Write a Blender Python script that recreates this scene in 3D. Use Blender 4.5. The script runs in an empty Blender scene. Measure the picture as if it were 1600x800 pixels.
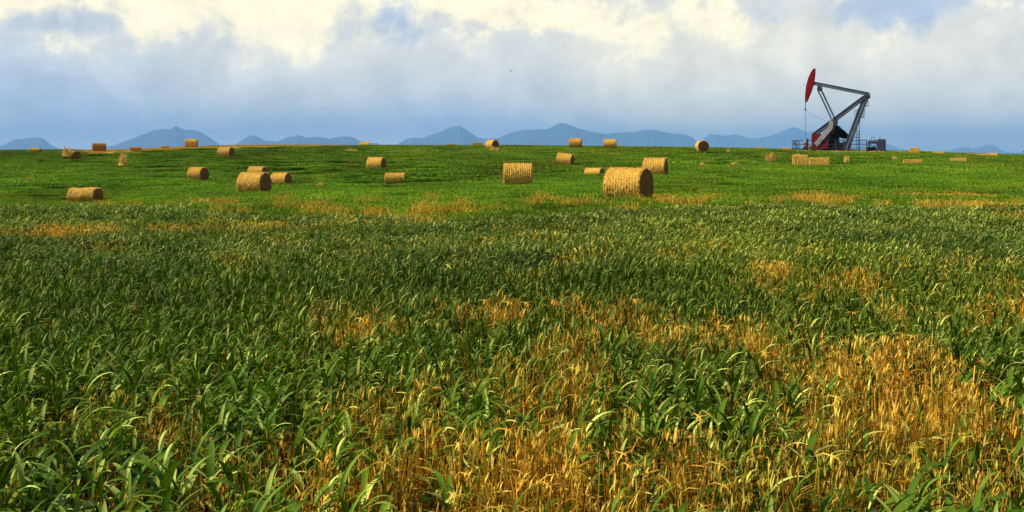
import bpy, bmesh, math, random
import numpy as np
from mathutils import Vector, Matrix
SC = bpy.context.scene
COL = SC.collection
RNG = np.random.default_rng(7)
random.seed(7)
R = math.radians

# ------------------------------------------------------------------ camera
# eye height is z = 0; the field by the camera lies 2 m below it
cam = bpy.data.cameras.new('camera'); camo = bpy.data.objects.new('camera', cam); COL.objects.link(camo)
cam.lens = 36.0; cam.sensor_width = 36.0; cam.shift_y = -0.1
cam.clip_start = 0.1; cam.clip_end = 200000
camo.location = (0, 0, 0); camo.rotation_euler = (R(90), 0, 0)
SC.camera = camo
# ------------------------------------------------------------------ sun and view
SUN_EL, SUN_AZ = R(45), R(-97)          # azimuth from +Y (view direction), negative = left
sd = Vector((math.sin(SUN_AZ)*math.cos(SUN_EL), math.cos(SUN_AZ)*math.cos(SUN_EL), math.sin(SUN_EL)))
sl = bpy.data.lights.new('sun', 'SUN'); sl.energy = 5.0; sl.angle = R(0.6); sl.color = (1.0, 0.93, 0.80)
so = bpy.data.objects.new('sun', sl); COL.objects.link(so)
so.rotation_euler = sd.to_track_quat('Z', 'Y').to_euler(); so.location = (-40, -20, 40)
SC.view_settings.view_transform = 'Standard'; SC.view_settings.look = 'None'
SC.view_settings.exposure = 0.3; SC.view_settings.gamma = 1.0; SC.view_settings.use_curve_mapping = False

# ------------------------------------------------------------------ node helper
class NT:
    def __init__(s, tree): s.t = tree; s.n = tree.nodes; s.l = tree.links
    def node(s, typ, **kw):
        n = s.n.new(typ)
        for k, v in kw.items(): setattr(n, k, v)
        return n
    def put(s, sock, v):
        if hasattr(v, 'is_output'): s.l.new(v, sock)
        else: sock.default_value = v
    def math(s, op, a, b=0.0, c=None, clamp=False):
        n = s.node('ShaderNodeMath', operation=op, use_clamp=clamp)
        s.put(n.inputs[0], a); s.put(n.inputs[1], b)
        if c is not None: s.put(n.inputs[2], c)
        return n.outputs[0]
    def mix(s, f, a, b, blend='MIX'):
        n = s.node('ShaderNodeMix', data_type='RGBA', blend_type=blend)
        for sock, v in ((n.inputs[0], f), (n.inputs[6], a), (n.inputs[7], b)):
            if isinstance(v, (tuple, list)) and len(v) == 3: v = (*v, 1)
            s.put(sock, v)
        return n.outputs[2]
    def ramp(s, v, lo, hi, a=0.0, b=1.0):
        n = s.node('ShaderNodeMapRange', interpolation_type='SMOOTHSTEP')
        s.put(n.inputs[0], v); n.inputs[1].default_value = lo; n.inputs[2].default_value = hi
        n.inputs[3].default_value = a; n.inputs[4].default_value = b
        return n.outputs[0]
    def noise(s, vec, scale, detail=4, rough=0.55, dist=0.0):
        n = s.node('ShaderNodeTexNoise'); s.put(n.inputs['Vector'], vec)
        n.inputs['Scale'].default_value = scale; n.inputs['Detail'].default_value = detail
        n.inputs['Roughness'].default_value = rough; n.inputs['Distortion'].default_value = dist
        return n.outputs[0]
    def comb(s, x, y, z=0.0):
        n = s.node('ShaderNodeCombineXYZ')
        for i, v in enumerate((x, y, z)): s.put(n.inputs[i], v)
        return n.outputs[0]
    def bump(s, h, strength=0.5, dist=0.02):
        n = s.node('ShaderNodeBump'); s.put(n.inputs['Height'], h)
        n.inputs['Strength'].default_value = strength; n.inputs['Distance'].default_value = dist
        return n.outputs[0]

# ------------------------------------------------------------------ world: sky with drifting cloud
w = bpy.data.worlds.new('World'); SC.world = w; w.use_nodes = True
t = NT(w.node_tree); t.n.clear()
sky = t.node('ShaderNodeTexSky', sky_type='NISHITA', sun_disc=False)
sky.sun_elevation = SUN_EL; sky.sun_rotation = SUN_AZ; sky.air_density = 1.0; sky.dust_density = 0.6; sky.ozone_density = 1.6
tc = t.node('ShaderNodeTexCoord'); sp = t.node('ShaderNodeSeparateXYZ'); t.l.new(tc.outputs['Generated'], sp.inputs[0])
az = t.math('ARCTAN2', sp.outputs[0], sp.outputs[1]); el = t.math('ARCSINE', sp.outputs[2])
P1 = t.comb(az, t.math('MULTIPLY', el, 1.05))
warp = t.node('ShaderNodeTexNoise'); t.l.new(P1, warp.inputs['Vector']); warp.inputs['Scale'].default_value = 9; warp.inputs['Detail'].default_value = 3
wv = t.node('ShaderNodeVectorMath', operation='MULTIPLY_ADD'); t.l.new(warp.outputs['Color'], wv.inputs[0]); wv.inputs[1].default_value = (0.07, 0.05, 0.0); t.l.new(P1, wv.inputs[2])
PW = wv.outputs[0]
def blob(ca, ce, ra, re, inner=0.1):
    a = t.math('DIVIDE', t.math('SUBTRACT', az, ca), ra); e = t.math('DIVIDE', t.math('SUBTRACT', el, ce), re)
    d = t.math('SQRT', t.math('ADD', t.math('MULTIPLY', a, a), t.math('MULTIPLY', e, e)))
    return t.ramp(d, inner, 1.25, 1.0, 0.0)
def add(*v):
    o = v[0]
    for q in v[1:]: o = t.math('ADD', o, q)
    return o
def mul(a, b): return t.math('MULTIPLY', a, b)
n_lo = t.noise(PW, 4.5, 3, 0.5); n_hi = t.noise(PW, 14, 8, 0.56); n_f = t.noise(PW, 38, 6, 0.6)
low = t.mix(t.ramp(el, 0.0, 0.035), (1.25, 1.15, 1.12), (0.46, 0.57, 0.76))
low = t.mix(t.ramp(az, -0.1, 0.42), low, (0.85, 0.78, 0.74))
veil = (0.68, 0.70, 0.70)
# veil: thin grey cloud, thicker upwards, with gaps
vd = add(t.ramp(el, 0.006, 0.062, 0.0, 1.0), mul(t.math('SUBTRACT', n_lo, 0.5), 1.5), mul(blob(0.07, 0.075, 0.16, 0.075), 0.5),
         mul(blob(0.40, 0.07, 0.22, 0.09), 0.45), mul(blob(-0.45, 0.065, 0.16, 0.045), -0.75), mul(blob(0.34, 0.04, 0.32, 0.05), 0.45),
         mul(blob(-0.47, 0.03, 0.07, 0.018), 0.35), mul(blob(-0.10, 0.03, 0.1, 0.03), -0.1))
c1 = t.mix(t.math('MULTIPLY', t.math('MAXIMUM', vd, 0.0), 1.0, clamp=True), low, veil)
# warm lit veil on the right
wd = add(mul(blob(0.19, 0.08, 0.16, 0.085, 0.3), 1.2), mul(blob(0.42, 0.075, 0.2, 0.09), 0.95), mul(blob(-0.15, 0.11, 0.42, 0.07), 0.6), mul(t.math('SUBTRACT', n_hi, 0.5), 1.1))
c2 = t.mix(t.math('MULTIPLY', t.math('MAXIMUM', wd, 0.0), 1.0, clamp=True), c1, (0.90, 0.85, 0.68))
# heaped bright cloud at the top
hd = add(mul(t.ramp(el, 0.085, 0.15), 0.30), mul(blob(-0.30, 0.135, 0.17, 0.06), 0.38), mul(blob(-0.50, 0.135, 0.12, 0.03), 0.5), mul(blob(0.14, 0.12, 0.12, 0.04), 0.3), mul(blob(-0.17, 0.125, 0.1, 0.03), 0.25), mul(blob(-0.02, 0.14, 0.09, 0.03), 0.5),
         mul(blob(0.36, 0.16, 0.18, 0.03), 0.05), mul(mul(t.math('SUBTRACT', n_hi, 0.5), 2.8), t.ramp(el, 0.06, 0.11)), mul(t.math('SUBTRACT', n_f, 0.5), 0.7), -0.02)
c3 = t.mix(t.ramp(hd, 0.14, 0.54), c2, (1.10, 0.98, 0.66))
# bluish shaded hollows between the heaps
gd = add(mul(blob(-0.125, 0.128, 0.07, 0.045, 0.0), 0.38), mul(blob(0.38, 0.14, 0.16, 0.03), 0.62), mul(blob(-0.41, 0.118, 0.09, 0.02), 0.4), mul(t.math('SUBTRACT', t.noise(PW, 17, 6, 0.6), 0.5), 1.7), mul(t.ramp(el, 0.06, 0.1), 0.02))
c4 = t.mix(mul(t.ramp(gd, 0.12, 0.62), t.ramp(el, 0.06, 0.1)), c3, (0.46, 0.54, 0.66))
# higher up (outside the picture) broken cloud over blue sky
hi_c = t.mix(t.ramp(t.noise(tc.outputs['Generated'], 3.2, 6, 0.6), 0.50, 0.72), (0, 0, 0), (1, 1, 1))
ns = t.node('ShaderNodeVectorMath', operation='SCALE'); t.l.new(c4, ns.inputs[0]); ns.inputs['Scale'].default_value = 10.0
hc = t.mix(hi_c, sky.outputs[0], (3.6, 3.7, 3.7))
shade = t.math('ADD', 0.5, t.math('ADD', mul(n_hi, 0.6), mul(n_f, 0.4)))
ns2 = t.node('ShaderNodeVectorMath', operation='SCALE'); t.l.new(ns.outputs[0], ns2.inputs[0]); t.l.new(shade, ns2.inputs['Scale']); ns = ns2
fin = t.mix(t.ramp(el, 0.16, 0.34), ns.outputs[0], hc)
bg = t.node('ShaderNodeBackground'); t.l.new(fin, bg.inputs[0]); bg.inputs[1].default_value = 0.1
wo = t.node('ShaderNodeOutputWorld'); t.l.new(bg.outputs[0], wo.inputs[0])

# ------------------------------------------------------------------ materials
def mat(name):
    m = bpy.data.materials.new(name); m.use_nodes = True
    q = NT(m.node_tree); b = q.n['Principled BSDF']; return m, q, b
def simple(name, col, rough=0.6, metal=0.0, var=0.25, scale=3.0, bump=0.0, rust=None):
    m, q, b = mat(name)
    tc_ = q.node('ShaderNodeTexCoord'); n = q.noise(tc_.outputs['Object'], scale, 6, 0.65)
    c = q.mix(q.ramp(n, 0.3, 0.7), tuple(v*(1-var) for v in col), tuple(min(1, v*(1+var)) for v in col))
    if rust:
        c = q.mix(q.ramp(q.noise(tc_.outputs['Object'], scale*2.3, 8, 0.7), 0.58, 0.7), c, rust)
    q.put(b.inputs['Base Color'], c); b.inputs['Roughness'].default_value = rough; b.inputs['Metallic'].default_value = metal; b.inputs['Specular IOR Level'].default_value = 0.12
    if bump: q.put(b.inputs['Normal'], q.bump(n, bump))
    return m
def plant_mat(name, cols, rough, trans, spec=0.5, gain=1.0):
    """cols: two or three colours picked by the per-blade value, tinted by the clump's own tint"""
    m, q, b = mat(name)
    at = q.node('ShaderNodeAttribute', attribute_name='rnd_shade'); ti = q.node('ShaderNodeAttribute', attribute_name='tint', attribute_type='INSTANCER')
    cr = q.node('ShaderNodeValToRGB'); q.l.new(at.outputs['Fac'], cr.inputs[0])
    e = cr.color_ramp.elements
    while len(e) < len(cols): e.new(0.5)
    for i, (p, c) in enumerate(cols): e[i].position = p; e[i].color = (*c, 1)
    geo = q.node('ShaderNodeNewGeometry')
    n = q.noise(geo.outputs['Position'], 0.35, 3)
    c = q.mix(0.45, cr.outputs[0], q.mix(1.0, cr.outputs[0], q.mix(q.ramp(n, 0.35, 0.65), (0.55, 0.7, 0.6), (1.5, 1.3, 1.2)), 'MULTIPLY'))
    c = q.mix(1.0, c, ti.outputs['Color'], 'MULTIPLY')
    q.put(b.inputs['Base Color'], c); b.inputs['Roughness'].default_value = rough; b.inputs['Specular IOR Level'].default_value = spec
    if trans:
        tr = q.node('ShaderNodeBsdfTranslucent'); q.l.new(q.mix(1.0, c, (1.5, 1.7, 0.6), 'MULTIPLY'), tr.inputs[0])
        ms = q.node('ShaderNodeMixShader'); ms.inputs[0].default_value = trans
        q.l.new(b.outputs[0], ms.inputs[1]); q.l.new(tr.outputs[0], ms.inputs[2])
        q.l.new(ms.outputs[0], q.n['Material Output'].inputs[0])
    return m
M = {}
M['leaf'] = plant_mat('crop_leaf', [(0.0, (0.006, 0.022, 0.001)), (0.5, (0.034, 0.077, 0.003)), (0.78, (0.085, 0.145, 0.010)), (1.0, (0.36, 0.42, 0.10))], 0.6, 0.14, 0.10)  # palest stop paints sun highlights into the leaf colour, darkest stop shade
M['short'] = plant_mat('short_crop_leaf', [(0.0, (0.012, 0.036, 0.001)), (0.55, (0.062, 0.135, 0.003)), (1.0, (0.20, 0.30, 0.02))], 0.7, 0.16, 0.06)
M['straw'] = plant_mat('dry_stubble', [(0.0, (0.07, 0.022, 0.002)), (0.45, (0.37, 0.205, 0.012)), (1.0, (0.82, 0.58, 0.10))], 0.7, 0.12, 0.08)

def bale_mat(name, dark, mid, lit):
    m, q, b = mat(name)
    tc_ = q.node('ShaderNodeTexCoord')
    mp = q.node('ShaderNodeMapping'); q.l.new(tc_.outputs['Object'], mp.inputs[0]); mp.inputs['Scale'].default_value = (1.0, 2.4, 2.4)
    f = q.noise(mp.outputs[0], 16, 6, 0.7); g = q.noise(tc_.outputs['Object'], 2.2, 4, 0.6)
    c = q.mix(q.ramp(f, 0.32, 0.6), dark, mid); c = q.mix(q.ramp(f, 0.55, 0.75), c, lit)
    c = q.mix(q.ramp(g, 0.35, 0.7, 0.0, 0.45), c, q.mix(1.0, c, (0.62, 0.5, 0.4), 'MULTIPLY'))
    oi = q.node('ShaderNodeObjectInfo')
    c = q.mix(1.0, c, q.mix(oi.outputs['Random'], (0.88, 0.85, 0.8), (1.08, 1.08, 1.12)), 'MULTIPLY')
    q.put(b.inputs['Base Color'], c); b.inputs['Roughness'].default_value = 0.75; b.inputs['Specular IOR Level'].default_value = 0.2
    q.put(b.inputs['Normal'], q.bump(f, 0.9, 0.05))
    return m
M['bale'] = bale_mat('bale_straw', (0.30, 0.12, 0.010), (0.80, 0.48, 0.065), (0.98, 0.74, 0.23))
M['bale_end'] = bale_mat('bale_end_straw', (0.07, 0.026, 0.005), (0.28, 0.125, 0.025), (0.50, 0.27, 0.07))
M['bale_brown'] = bale_mat('weathered_bale_straw', (0.18, 0.07, 0.012), (0.46, 0.23, 0.04), (0.66, 0.40, 0.11))
M['steel'] = simple('grey_painted_steel', (0.085, 0.10, 0.125), 0.5, 0.1, 0.18, 1.5)
M['steel_lt'] = simple('pale_worn_steel', (0.24, 0.235, 0.225), 0.6, 0.1, 0.2, 2.0, rust=(0.30, 0.13, 0.05))
M['dark'] = simple('black_greasy_metal_and_shade', (0.008, 0.008, 0.010), 0.7, 0.0, 0.3, 2.0)  # greasy black parts; also painted shade on the far counterweight
M['darksteel'] = simple('dark_grey_steel', (0.035, 0.04, 0.05), 0.6, 0.1, 0.3, 2.0)
M['red'] = simple('red_paint', (0.18, 0.001, 0.002), 0.6, 0.0, 0.12, 1.2)
M['redworn'] = simple('worn_red_paint', (0.13, 0.005, 0.004), 0.7, 0.0, 0.2, 1.6, rust=(0.07, 0.02, 0.01))
M['cabinet'] = simple('grey_blue_sheet_metal', (0.06, 0.07, 0.09), 0.55, 0.1, 0.15, 2.0)
M['rust'] = simple('rust_brown_metal', (0.14, 0.07, 0.04), 0.8, 0.0, 0.3, 4.0)
M['wood'] = simple('sawn_timber', (0.45, 0.27, 0.08), 0.8, 0.0, 0.25, 5.0)
M['white'] = simple('white_plastic', (0.78, 0.78, 0.76), 0.4, 0.0, 0.03, 2.0)
M['skin'] = simple('skin', (0.42, 0.24, 0.16), 0.6, 0.0, 0.05, 8.0)
M['shirt'] = simple('red_shirt_cloth', (0.40, 0.03, 0.03), 0.9, 0.0, 0.15, 6.0)
M['trousers'] = simple('navy_work_trousers', (0.012, 0.015, 0.03), 0.9, 0.0, 0.2, 6.0)
M['concrete'] = simple('concrete', (0.42, 0.40, 0.36), 0.9, 0.0, 0.15, 3.0)
M['bird'] = simple('dark_feathers', (0.03, 0.035, 0.04), 0.8, 0.0, 0.2, 9.0)

# ------------------------------------------------------------------ terrain
def pz(py, D): return (240 - py)*D/1600.0
ctrl = []
for D in (3, 6, 10, 16, 23, 30):
    for u in (-0.62, -0.35, -0.1, 0.15, 0.4, 0.62): ctrl.append((u, D, -2.0))
bale_ctrl = [(982, 312, 44), (1024, 275.5, 77), (809, 292.5, 63), (397, 303, 67), (440, 290.5, 100), (402, 279, 112), (309, 282.5, 104), (353, 247, 133), (133, 317, 67),
             (588, 267, 105), (617, 286, 90), (882, 259, 107), (928, 276, 90), (1250, 261, 118), (1280, 261.5, 102), (1426, 258, 108), (1497, 254, 122)]
for px, py, D in bale_ctrl: ctrl.append(((px-800)/1600, D, pz(py, D)))
for px, py, D in [(-150, 328, 45), (150, 325, 46), (400, 316, 46), (600, 311, 46), (1300, 309, 46), (1600, 309, 46), (1750, 309, 46), (-150, 312, 64), (-150, 280, 85), (20, 278, 90), (120, 290, 80),
                  (1600, 287, 62), (1600, 270, 82), (1300, 285, 62), (1750, 268, 85), (-150, 262, 115), (60, 262, 115), (180, 258, 122), (700, 262, 100), (700, 246, 125), (1150, 262, 100),
                  (60, 249, 138), (200, 246, 140), (-150, 250, 140), (500, 240, 138), (700, 237, 145), (850, 240, 135), (1050, 244, 130), (1200, 245, 138), (1350, 243, 140), (1600, 250, 130), (1750, 252, 130)]:
    ctrl.append(((px-800)/1600, D, pz(py, D)))
crest = [(-200, 237), (0, 236.5), (60, 236), (120, 235.5), (200, 234.5), (260, 231.5), (300, 229.8), (360, 228.2), (440, 227.2), (520, 227.6), (600, 228.6), (700, 228.9), (800, 229), (900, 229.8), (1000, 231), (1100, 232.3), (1200, 234), (1300, 236), (1400, 237.5), (1500, 241), (1600, 244), (1800, 247)]
for px, py in crest:
    for D in (158, 172): ctrl.append(((px-800)/1600, D, pz(py + (1.2 if D == 158 else 0.0), D)))
CT = np.array(ctrl)
def feat(u, D): return np.stack([np.asarray(u)*3.2, np.log(np.asarray(D))*2.2], -1)
def tps(r2): return 0.5*r2*np.log(r2 + 1e-9)
CF = feat(CT[:, 0], CT[:, 1]); nC = len(CF)
K = tps(((CF[:, None]-CF[None])**2).sum(-1)) + np.eye(nC)*0.002
Pm = np.hstack([np.ones((nC, 1)), CF]); A = np.block([[K, Pm], [Pm.T, np.zeros((3, 3))]])
COEF = np.linalg.solve(A, np.concatenate([CT[:, 2], np.zeros(3)]))
def smooth(a, b, x):
    s = np.clip((x-a)/(b-a), 0, 1); return s*s*(3-2*s)
PUMP = (51.0, 160.0)
PAD_Z = 0.28
def ground_z(x, y):
    x = np.asarray(x, float); y = np.asarray(y, float); x, y = np.broadcast_arrays(x, y)
    D = np.clip(y, 4, 172); u = np.clip(x/np.maximum(D, 1), -0.66, 0.66)
    f = feat(u, D); out = np.empty(f.shape[:-1]); ff = f.reshape(-1, 2); o = out.reshape(-1)
    for i in range(0, len(ff), 20000):
        b = ff[i:i+20000]; o[i:i+20000] = tps(((b[:, None]-CF[None])**2).sum(-1)) @ COEF[:nC] + np.hstack([np.ones((len(b), 1)), b]) @ COEF[nC:]
    z = o.reshape(out.shape)
    z = -2.0 + (z+2.0)*smooth(14, 34, y)
    k = np.maximum(y-172, 0); z = z - np.where(k < 60, 0.0016*k*k, 5.76 + 0.192*(k-60))
    z = np.maximum(z, -16 + 0.0*y)
    pad = np.exp(-(((x-PUMP[0]-1)/9.5)**4 + ((y-PUMP[1]-1)/7.0)**4))
    return z*(1-pad) + PAD_Z*pad
# value noise for layouts
_T = np.random.default_rng(11).random((256, 256))
def vnoise(x, y):
    xi = np.floor(x).astype(int); yi = np.floor(y).astype(int); fx = x-xi; fy = y-yi
    fx = fx*fx*(3-2*fx); fy = fy*fy*(3-2*fy); g = lambda a, b: _T[a % 256, b % 256]
    return (g(xi, yi)*(1-fx)+g(xi+1, yi)*fx)*(1-fy) + (g(xi, yi+1)*(1-fx)+g(xi+1, yi+1)*fx)*fy
def fbm(x, y, s, o=3):
    v = 0; a = 0.5; tot = 0
    for i in range(o): v = v + a*vnoise(x*s+17.3*i, y*s+5.1*i); tot += a; a *= 0.5; s *= 2.1
    return v/tot
# where the straw, the tall crop and the short crop grow (world positions; the numbers are survey angles from the camera spot)
def survey(x, y, h):
    z = ground_z(x, y) + h; yy = np.maximum(y, 0.5)
    return 800 + 1600*x/yy, 240 - 1600*z/yy
def tall_mask(x, y):
    n = fbm(x, y, 0.13); px, py = survey(x, y, 0.42)
    edge = np.interp(px, [0, 280, 330, 420, 700, 800, 950, 1100, 1300, 1600], [320, 320, 328, 330, 334, 338, 322, 322, 322, 322])
    return (py + (n-0.5)*16 > edge) | (y < 26)
STB = [(860, 740, 280, 95, 1.0), (930, 640, 180, 35, .7), (1400, 650, 170, 100, .95), (1180, 760, 220, 90, .9), (1540, 760, 130, 90, .9), (640, 700, 130, 70, .6), (1250, 580, 260, 40, .35), (1330, 445, 85, 18, .7), (1400, 478, 70, 20, .6), (1200, 424, 45, 13, .75), (1120, 520, 160, 25, .55),
       (1390, 560, 120, 30, .5), (860, 545, 130, 22, .4), (860, 425, 60, 10, .25), (560, 620, 130, 50, .55), (450, 740, 140, 80, .5), (150, 700, 240, 100, .34), (250, 560, 200, 45, .22), (620, 500, 260, 25, .3), (1550, 470, 120, 60, .45),
       (1090, 304, 110, 7, .5), (1040, 319, 60, 5, .35), (1450, 300, 90, 8, .95), (1270, 306, 60, 12, .5), (1560, 331, 70, 6, .85), (1540, 294, 80, 5, .6), (70, 316, 130, 3, .4), (640, 338, 60, 5, .45), (320, 312, 30, 4, .3),
       (485, 257, 22, 4, .6), (1500, 247, 130, 3.5, .6), (1320, 243, 70, 2.5, .5), (880, 266, 20, 4, .5), (1205, 300, 40, 10, .35), (840, 320, 60, 3, .2)]
def straw_mask(x, y):
    px, py = survey(x, y, np.where(y < 30, 0.4, 0.12)); s = np.zeros_like(px)
    for a, b, sa, sb, am in STB: s = np.maximum(s, am*np.exp(-((px-a)/sa)**2 - ((py-b)/sb)**2))
    band = np.interp(px, [-200, 0, 300, 600, 760], [367, 361, 352, 341, 330]); s = np.maximum(s, 0.95*np.exp(-((py-band)/5.5)**2)*(1-smooth(620, 780, px)))
    n = fbm(x, y, 1.1, 4); n2 = fbm(x+40, y*0.6, 0.22, 3)
    s = np.maximum(s, (1-smooth(9, 16, y))*(0.24+0.42*smooth(300, 700, px))*np.clip(fbm(x+7, y, 1.6, 3)*2.6-1.0, 0, 1))
    s = np.clip(s*(0.55+0.9*n2) + (n-0.5)*0.9*np.clip(s*3, 0, 1), 0, 1)
    lim = np.interp(px, [110, 130, 190, 200, 300, 400, 560], [236, 241.5, 240.5, 238, 233, 230.2, 227.5])
    crestband = (px > 112) & (px < 590) & (py < lim) & (y > 100)
    pad = np.exp(-(((x-PUMP[0]-1)/10.5)**4 + ((y-PUMP[1]+0.5)/7.5)**4))
    return np.where(crestband, 1.0, np.maximum(s, pad)), crestband, pad

def grid_axis(lo_f, hi_f, step, ext_lo, ext_hi):
    a = list(np.arange(lo_f, hi_f+1e-6, step)); s = step
    while a[-1] < ext_hi: s *= 1.35; a.append(a[-1]+s)
    s = step
    while a[0] > ext_lo: s *= 1.35; a.insert(0, a[0]-s)
    return np.array(a)
gx = grid_axis(-140, 140, 1.6, -33300, 33300); gy = grid_axis(-10, 250, 1.4, -33300, 33300)
GX, GY = np.meshgrid(gx, gy); GZ = ground_z(GX, GY)
GZ = GZ + (fbm(GX, GY, 0.5)-0.5)*0.05*(np.abs(GX) < 200)
nx, ny = len(gx), len(gy)
def mesh_np(name, verts, faces, smoothf=True):
    me = bpy.data.meshes.new(name); faces = np.asarray(faces); k = faces.shape[1]
    me.vertices.add(len(verts)); me.vertices.foreach_set('co', np.asarray(verts, np.float32).ravel())
    me.loops.add(faces.size); me.loops.foreach_set('vertex_index', faces.astype(np.int32).ravel())
    me.polygons.add(len(faces)); me.polygons.foreach_set('loop_start', np.arange(0, faces.size, k, dtype=np.int32))
    me.polygons.foreach_set('use_smooth', np.full(len(faces), smoothf)); me.update(calc_edges=True); me.validate()
    return me
idx = np.arange(nx*ny).reshape(ny, nx)
gf = np.stack([idx[:-1, :-1], idx[:-1, 1:], idx[1:, 1:], idx[1:, :-1]], -1).reshape(-1, 4)
gme = mesh_np('ground', np.stack([GX, GY, GZ], -1).reshape(-1, 3), gf)
sm, cb, pad = straw_mask(GX, GY); tm = tall_mask(GX, GY)
for nm, arr in (('straw', sm), ('tall', tm.astype(float)), ('crest', cb.astype(float)), ('pad', pad)):
    a = gme.attributes.new(nm, 'FLOAT', 'POINT'); a.data.foreach_set('value', arr.astype(np.float32).ravel())
m, q, b = mat('field_soil_and_growth')
geo = q.node('ShaderNodeNewGeometry'); pos = geo.outputs['Position']
def attr(nm): return q.node('ShaderNodeAttribute', attribute_name=nm).outputs['Fac']
fine = q.noise(pos, 6, 6, 0.7); broad = q.noise(pos, 0.12, 4, 0.6)
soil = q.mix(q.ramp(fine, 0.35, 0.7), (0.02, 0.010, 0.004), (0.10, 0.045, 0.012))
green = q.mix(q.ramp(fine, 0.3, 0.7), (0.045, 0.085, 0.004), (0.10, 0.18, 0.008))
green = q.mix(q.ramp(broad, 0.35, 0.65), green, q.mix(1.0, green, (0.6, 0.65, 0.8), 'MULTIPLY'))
strawc = q.mix(q.ramp(fine, 0.3, 0.7), (0.22, 0.10, 0.02), (0.50, 0.29, 0.07))
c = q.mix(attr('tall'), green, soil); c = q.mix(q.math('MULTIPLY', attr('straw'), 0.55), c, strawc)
c = q.mix(attr('crest'), c, q.mix(q.ramp(fine, 0.3, 0.7), (0.34, 0.18, 0.045), (0.55, 0.34, 0.10)))
c = q.mix(attr('pad'), c, q.mix(q.ramp(fine, 0.3, 0.7), (0.12, 0.06, 0.025), (0.30, 0.18, 0.07)))
spx = q.node('ShaderNodeSeparateXYZ'); q.l.new(pos, spx.inputs[0])
c = q.mix(q.ramp(spx.outputs[1], 300, 1500), c, q.mix(q.ramp(q.noise(pos, 0.004, 4), 0.4, 0.6), (0.03, 0.06, 0.02), (0.09, 0.10, 0.03)))
q.put(b.inputs['Base Color'], c); b.inputs['Roughness'].default_value = 1.0; b.inputs['Specular IOR Level'].default_value = 0.0
q.put(b.inputs['Normal'], q.bump(fine, 0.6, 0.05))
gme.materials.append(m); go = bpy.data.objects.new('ground', gme); COL.objects.link(go); go['kind'] = 'structure'

# ------------------------------------------------------------------ tagging helpers
def tag(o, label=None, cat=None, group=None, kind=None):
    for k, v in (('label', label), ('category', cat), ('group', group), ('kind', kind)):
        if v: o[k] = v
    return o
def empty(name, loc, label, cat, group=None, rz=0.0):
    o = bpy.data.objects.new(name, None); COL.objects.link(o); o.location = loc; o.rotation_euler = (0, 0, rz)
    o.empty_display_size = 0.3
    return tag(o, label, cat, group)
def link(name, me, material=None, parent=None):
    if material is not None and len(me.materials) == 0: me.materials.append(material)
    o = bpy.data.objects.new(name, me); COL.objects.link(o)
    if parent: o.parent = parent
    return o

# ------------------------------------------------------------------ mountains and the wooded ridge
SIL = [(-300, 232), (-160, 222), (-80, 214), (-30, 228), (0, 229), (12, 223), (25, 217), (45, 214), (60, 213), (67, 215), (80, 226), (95, 233), (150, 232), (180, 225), (207, 216), (240, 202.5), (257, 199.5), (265, 200.5), (275, 196), (290, 203), (307, 204), (322, 211), (340, 223), (352, 227), (370, 224),
       (385, 214), (395, 210), (415, 219.5), (432, 221), (450, 214), (466, 209.5), (480, 214), (492, 213), (515, 216), (537, 212.5), (550, 213), (562, 219.5), (580, 223), (600, 221), (612, 225.5), (620, 225), (635, 216), (645, 213.5), (660, 213.5), (682, 208), (700, 200), (718, 195), (726, 199),
       (740, 209), (747, 214.5), (762, 215.5), (780, 214), (787, 209.5), (825, 202), (857, 200), (875, 192), (892, 194), (910, 201), (935, 207), (947, 209), (980, 206), (1010, 203), (1022, 203), (1043, 207), (1062, 208), (1082, 213), (1094, 215), (1112, 209), (1131, 211), (1146, 209.5), (1160, 212),
       (1171, 215.5), (1199, 213), (1217, 207), (1231, 200), (1240, 197), (1249, 200), (1259, 205), (1272, 205), (1290, 210), (1320, 216), (1350, 219), (1379, 223), (1390, 226), (1405, 232), (1440, 236), (1476, 236), (1502, 229), (1512, 230), (1519, 233), (1544, 224.6), (1553, 226), (1570, 236), (1620, 239), (1700, 228), (1800, 234), (1900, 239)]
SA = np.array(SIL)
def mountains(name, px0, px1, Dm, seed):
    n = int((px1-px0)/1.5); pxs = np.linspace(px0, px1, n); ridge = np.interp(pxs, SA[:, 0], SA[:, 1])
    fade = smooth(0, 18, np.minimum(pxs-px0, px1-pxs))
    h = (240-ridge)*Dm/1600.0; x = (pxs-800)/1600*Dm
    rows = 25; T = np.linspace(-1, 1, rows); V = []
    for tt in T:
        y = Dm + tt*4500; f = 1-abs(tt)
        rough = (fbm(x/600+seed, np.full_like(x, y/600), 1.0, 4)-0.5)
        hh = h*fade*(f**0.8)*(1 + rough*1.3*min(1, (1-f)*4)) + ((fbm(x/300+seed, x*0+3, 1.0, 3)-0.5)*70*fade)*(tt == 0)
        hh = np.minimum(hh, h*fade*(0.94 if tt != 0 else 1.1)+(0 if tt else 20)) - 16 - 60*(1-f)
        V.append(np.stack([x*y/Dm, np.full_like(x, y), hh], -1))
    V = np.array(V); ii = np.arange(rows*n).reshape(rows, n)
    F = np.stack([ii[:-1, :-1], ii[:-1, 1:], ii[1:, 1:], ii[1:, :-1]], -1).reshape(-1, 4)
    o = link(name, mesh_np(name, V.reshape(-1, 3), F), M['rock']); o['kind'] = 'structure'
    return o
M['rock'] = simple('haze_blue_rock_and_forest', (0.05, 0.08, 0.12), 0.95, 0, 0.3, 0.001)  # blue of the haze is painted into the rock and forest colour
mountains('mountains', -320, 605, 28500, 3)
mountains('mountains', 595, 1100, 30000, 9)
mountains('mountains', 1085, 1900, 40000, 21)
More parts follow.
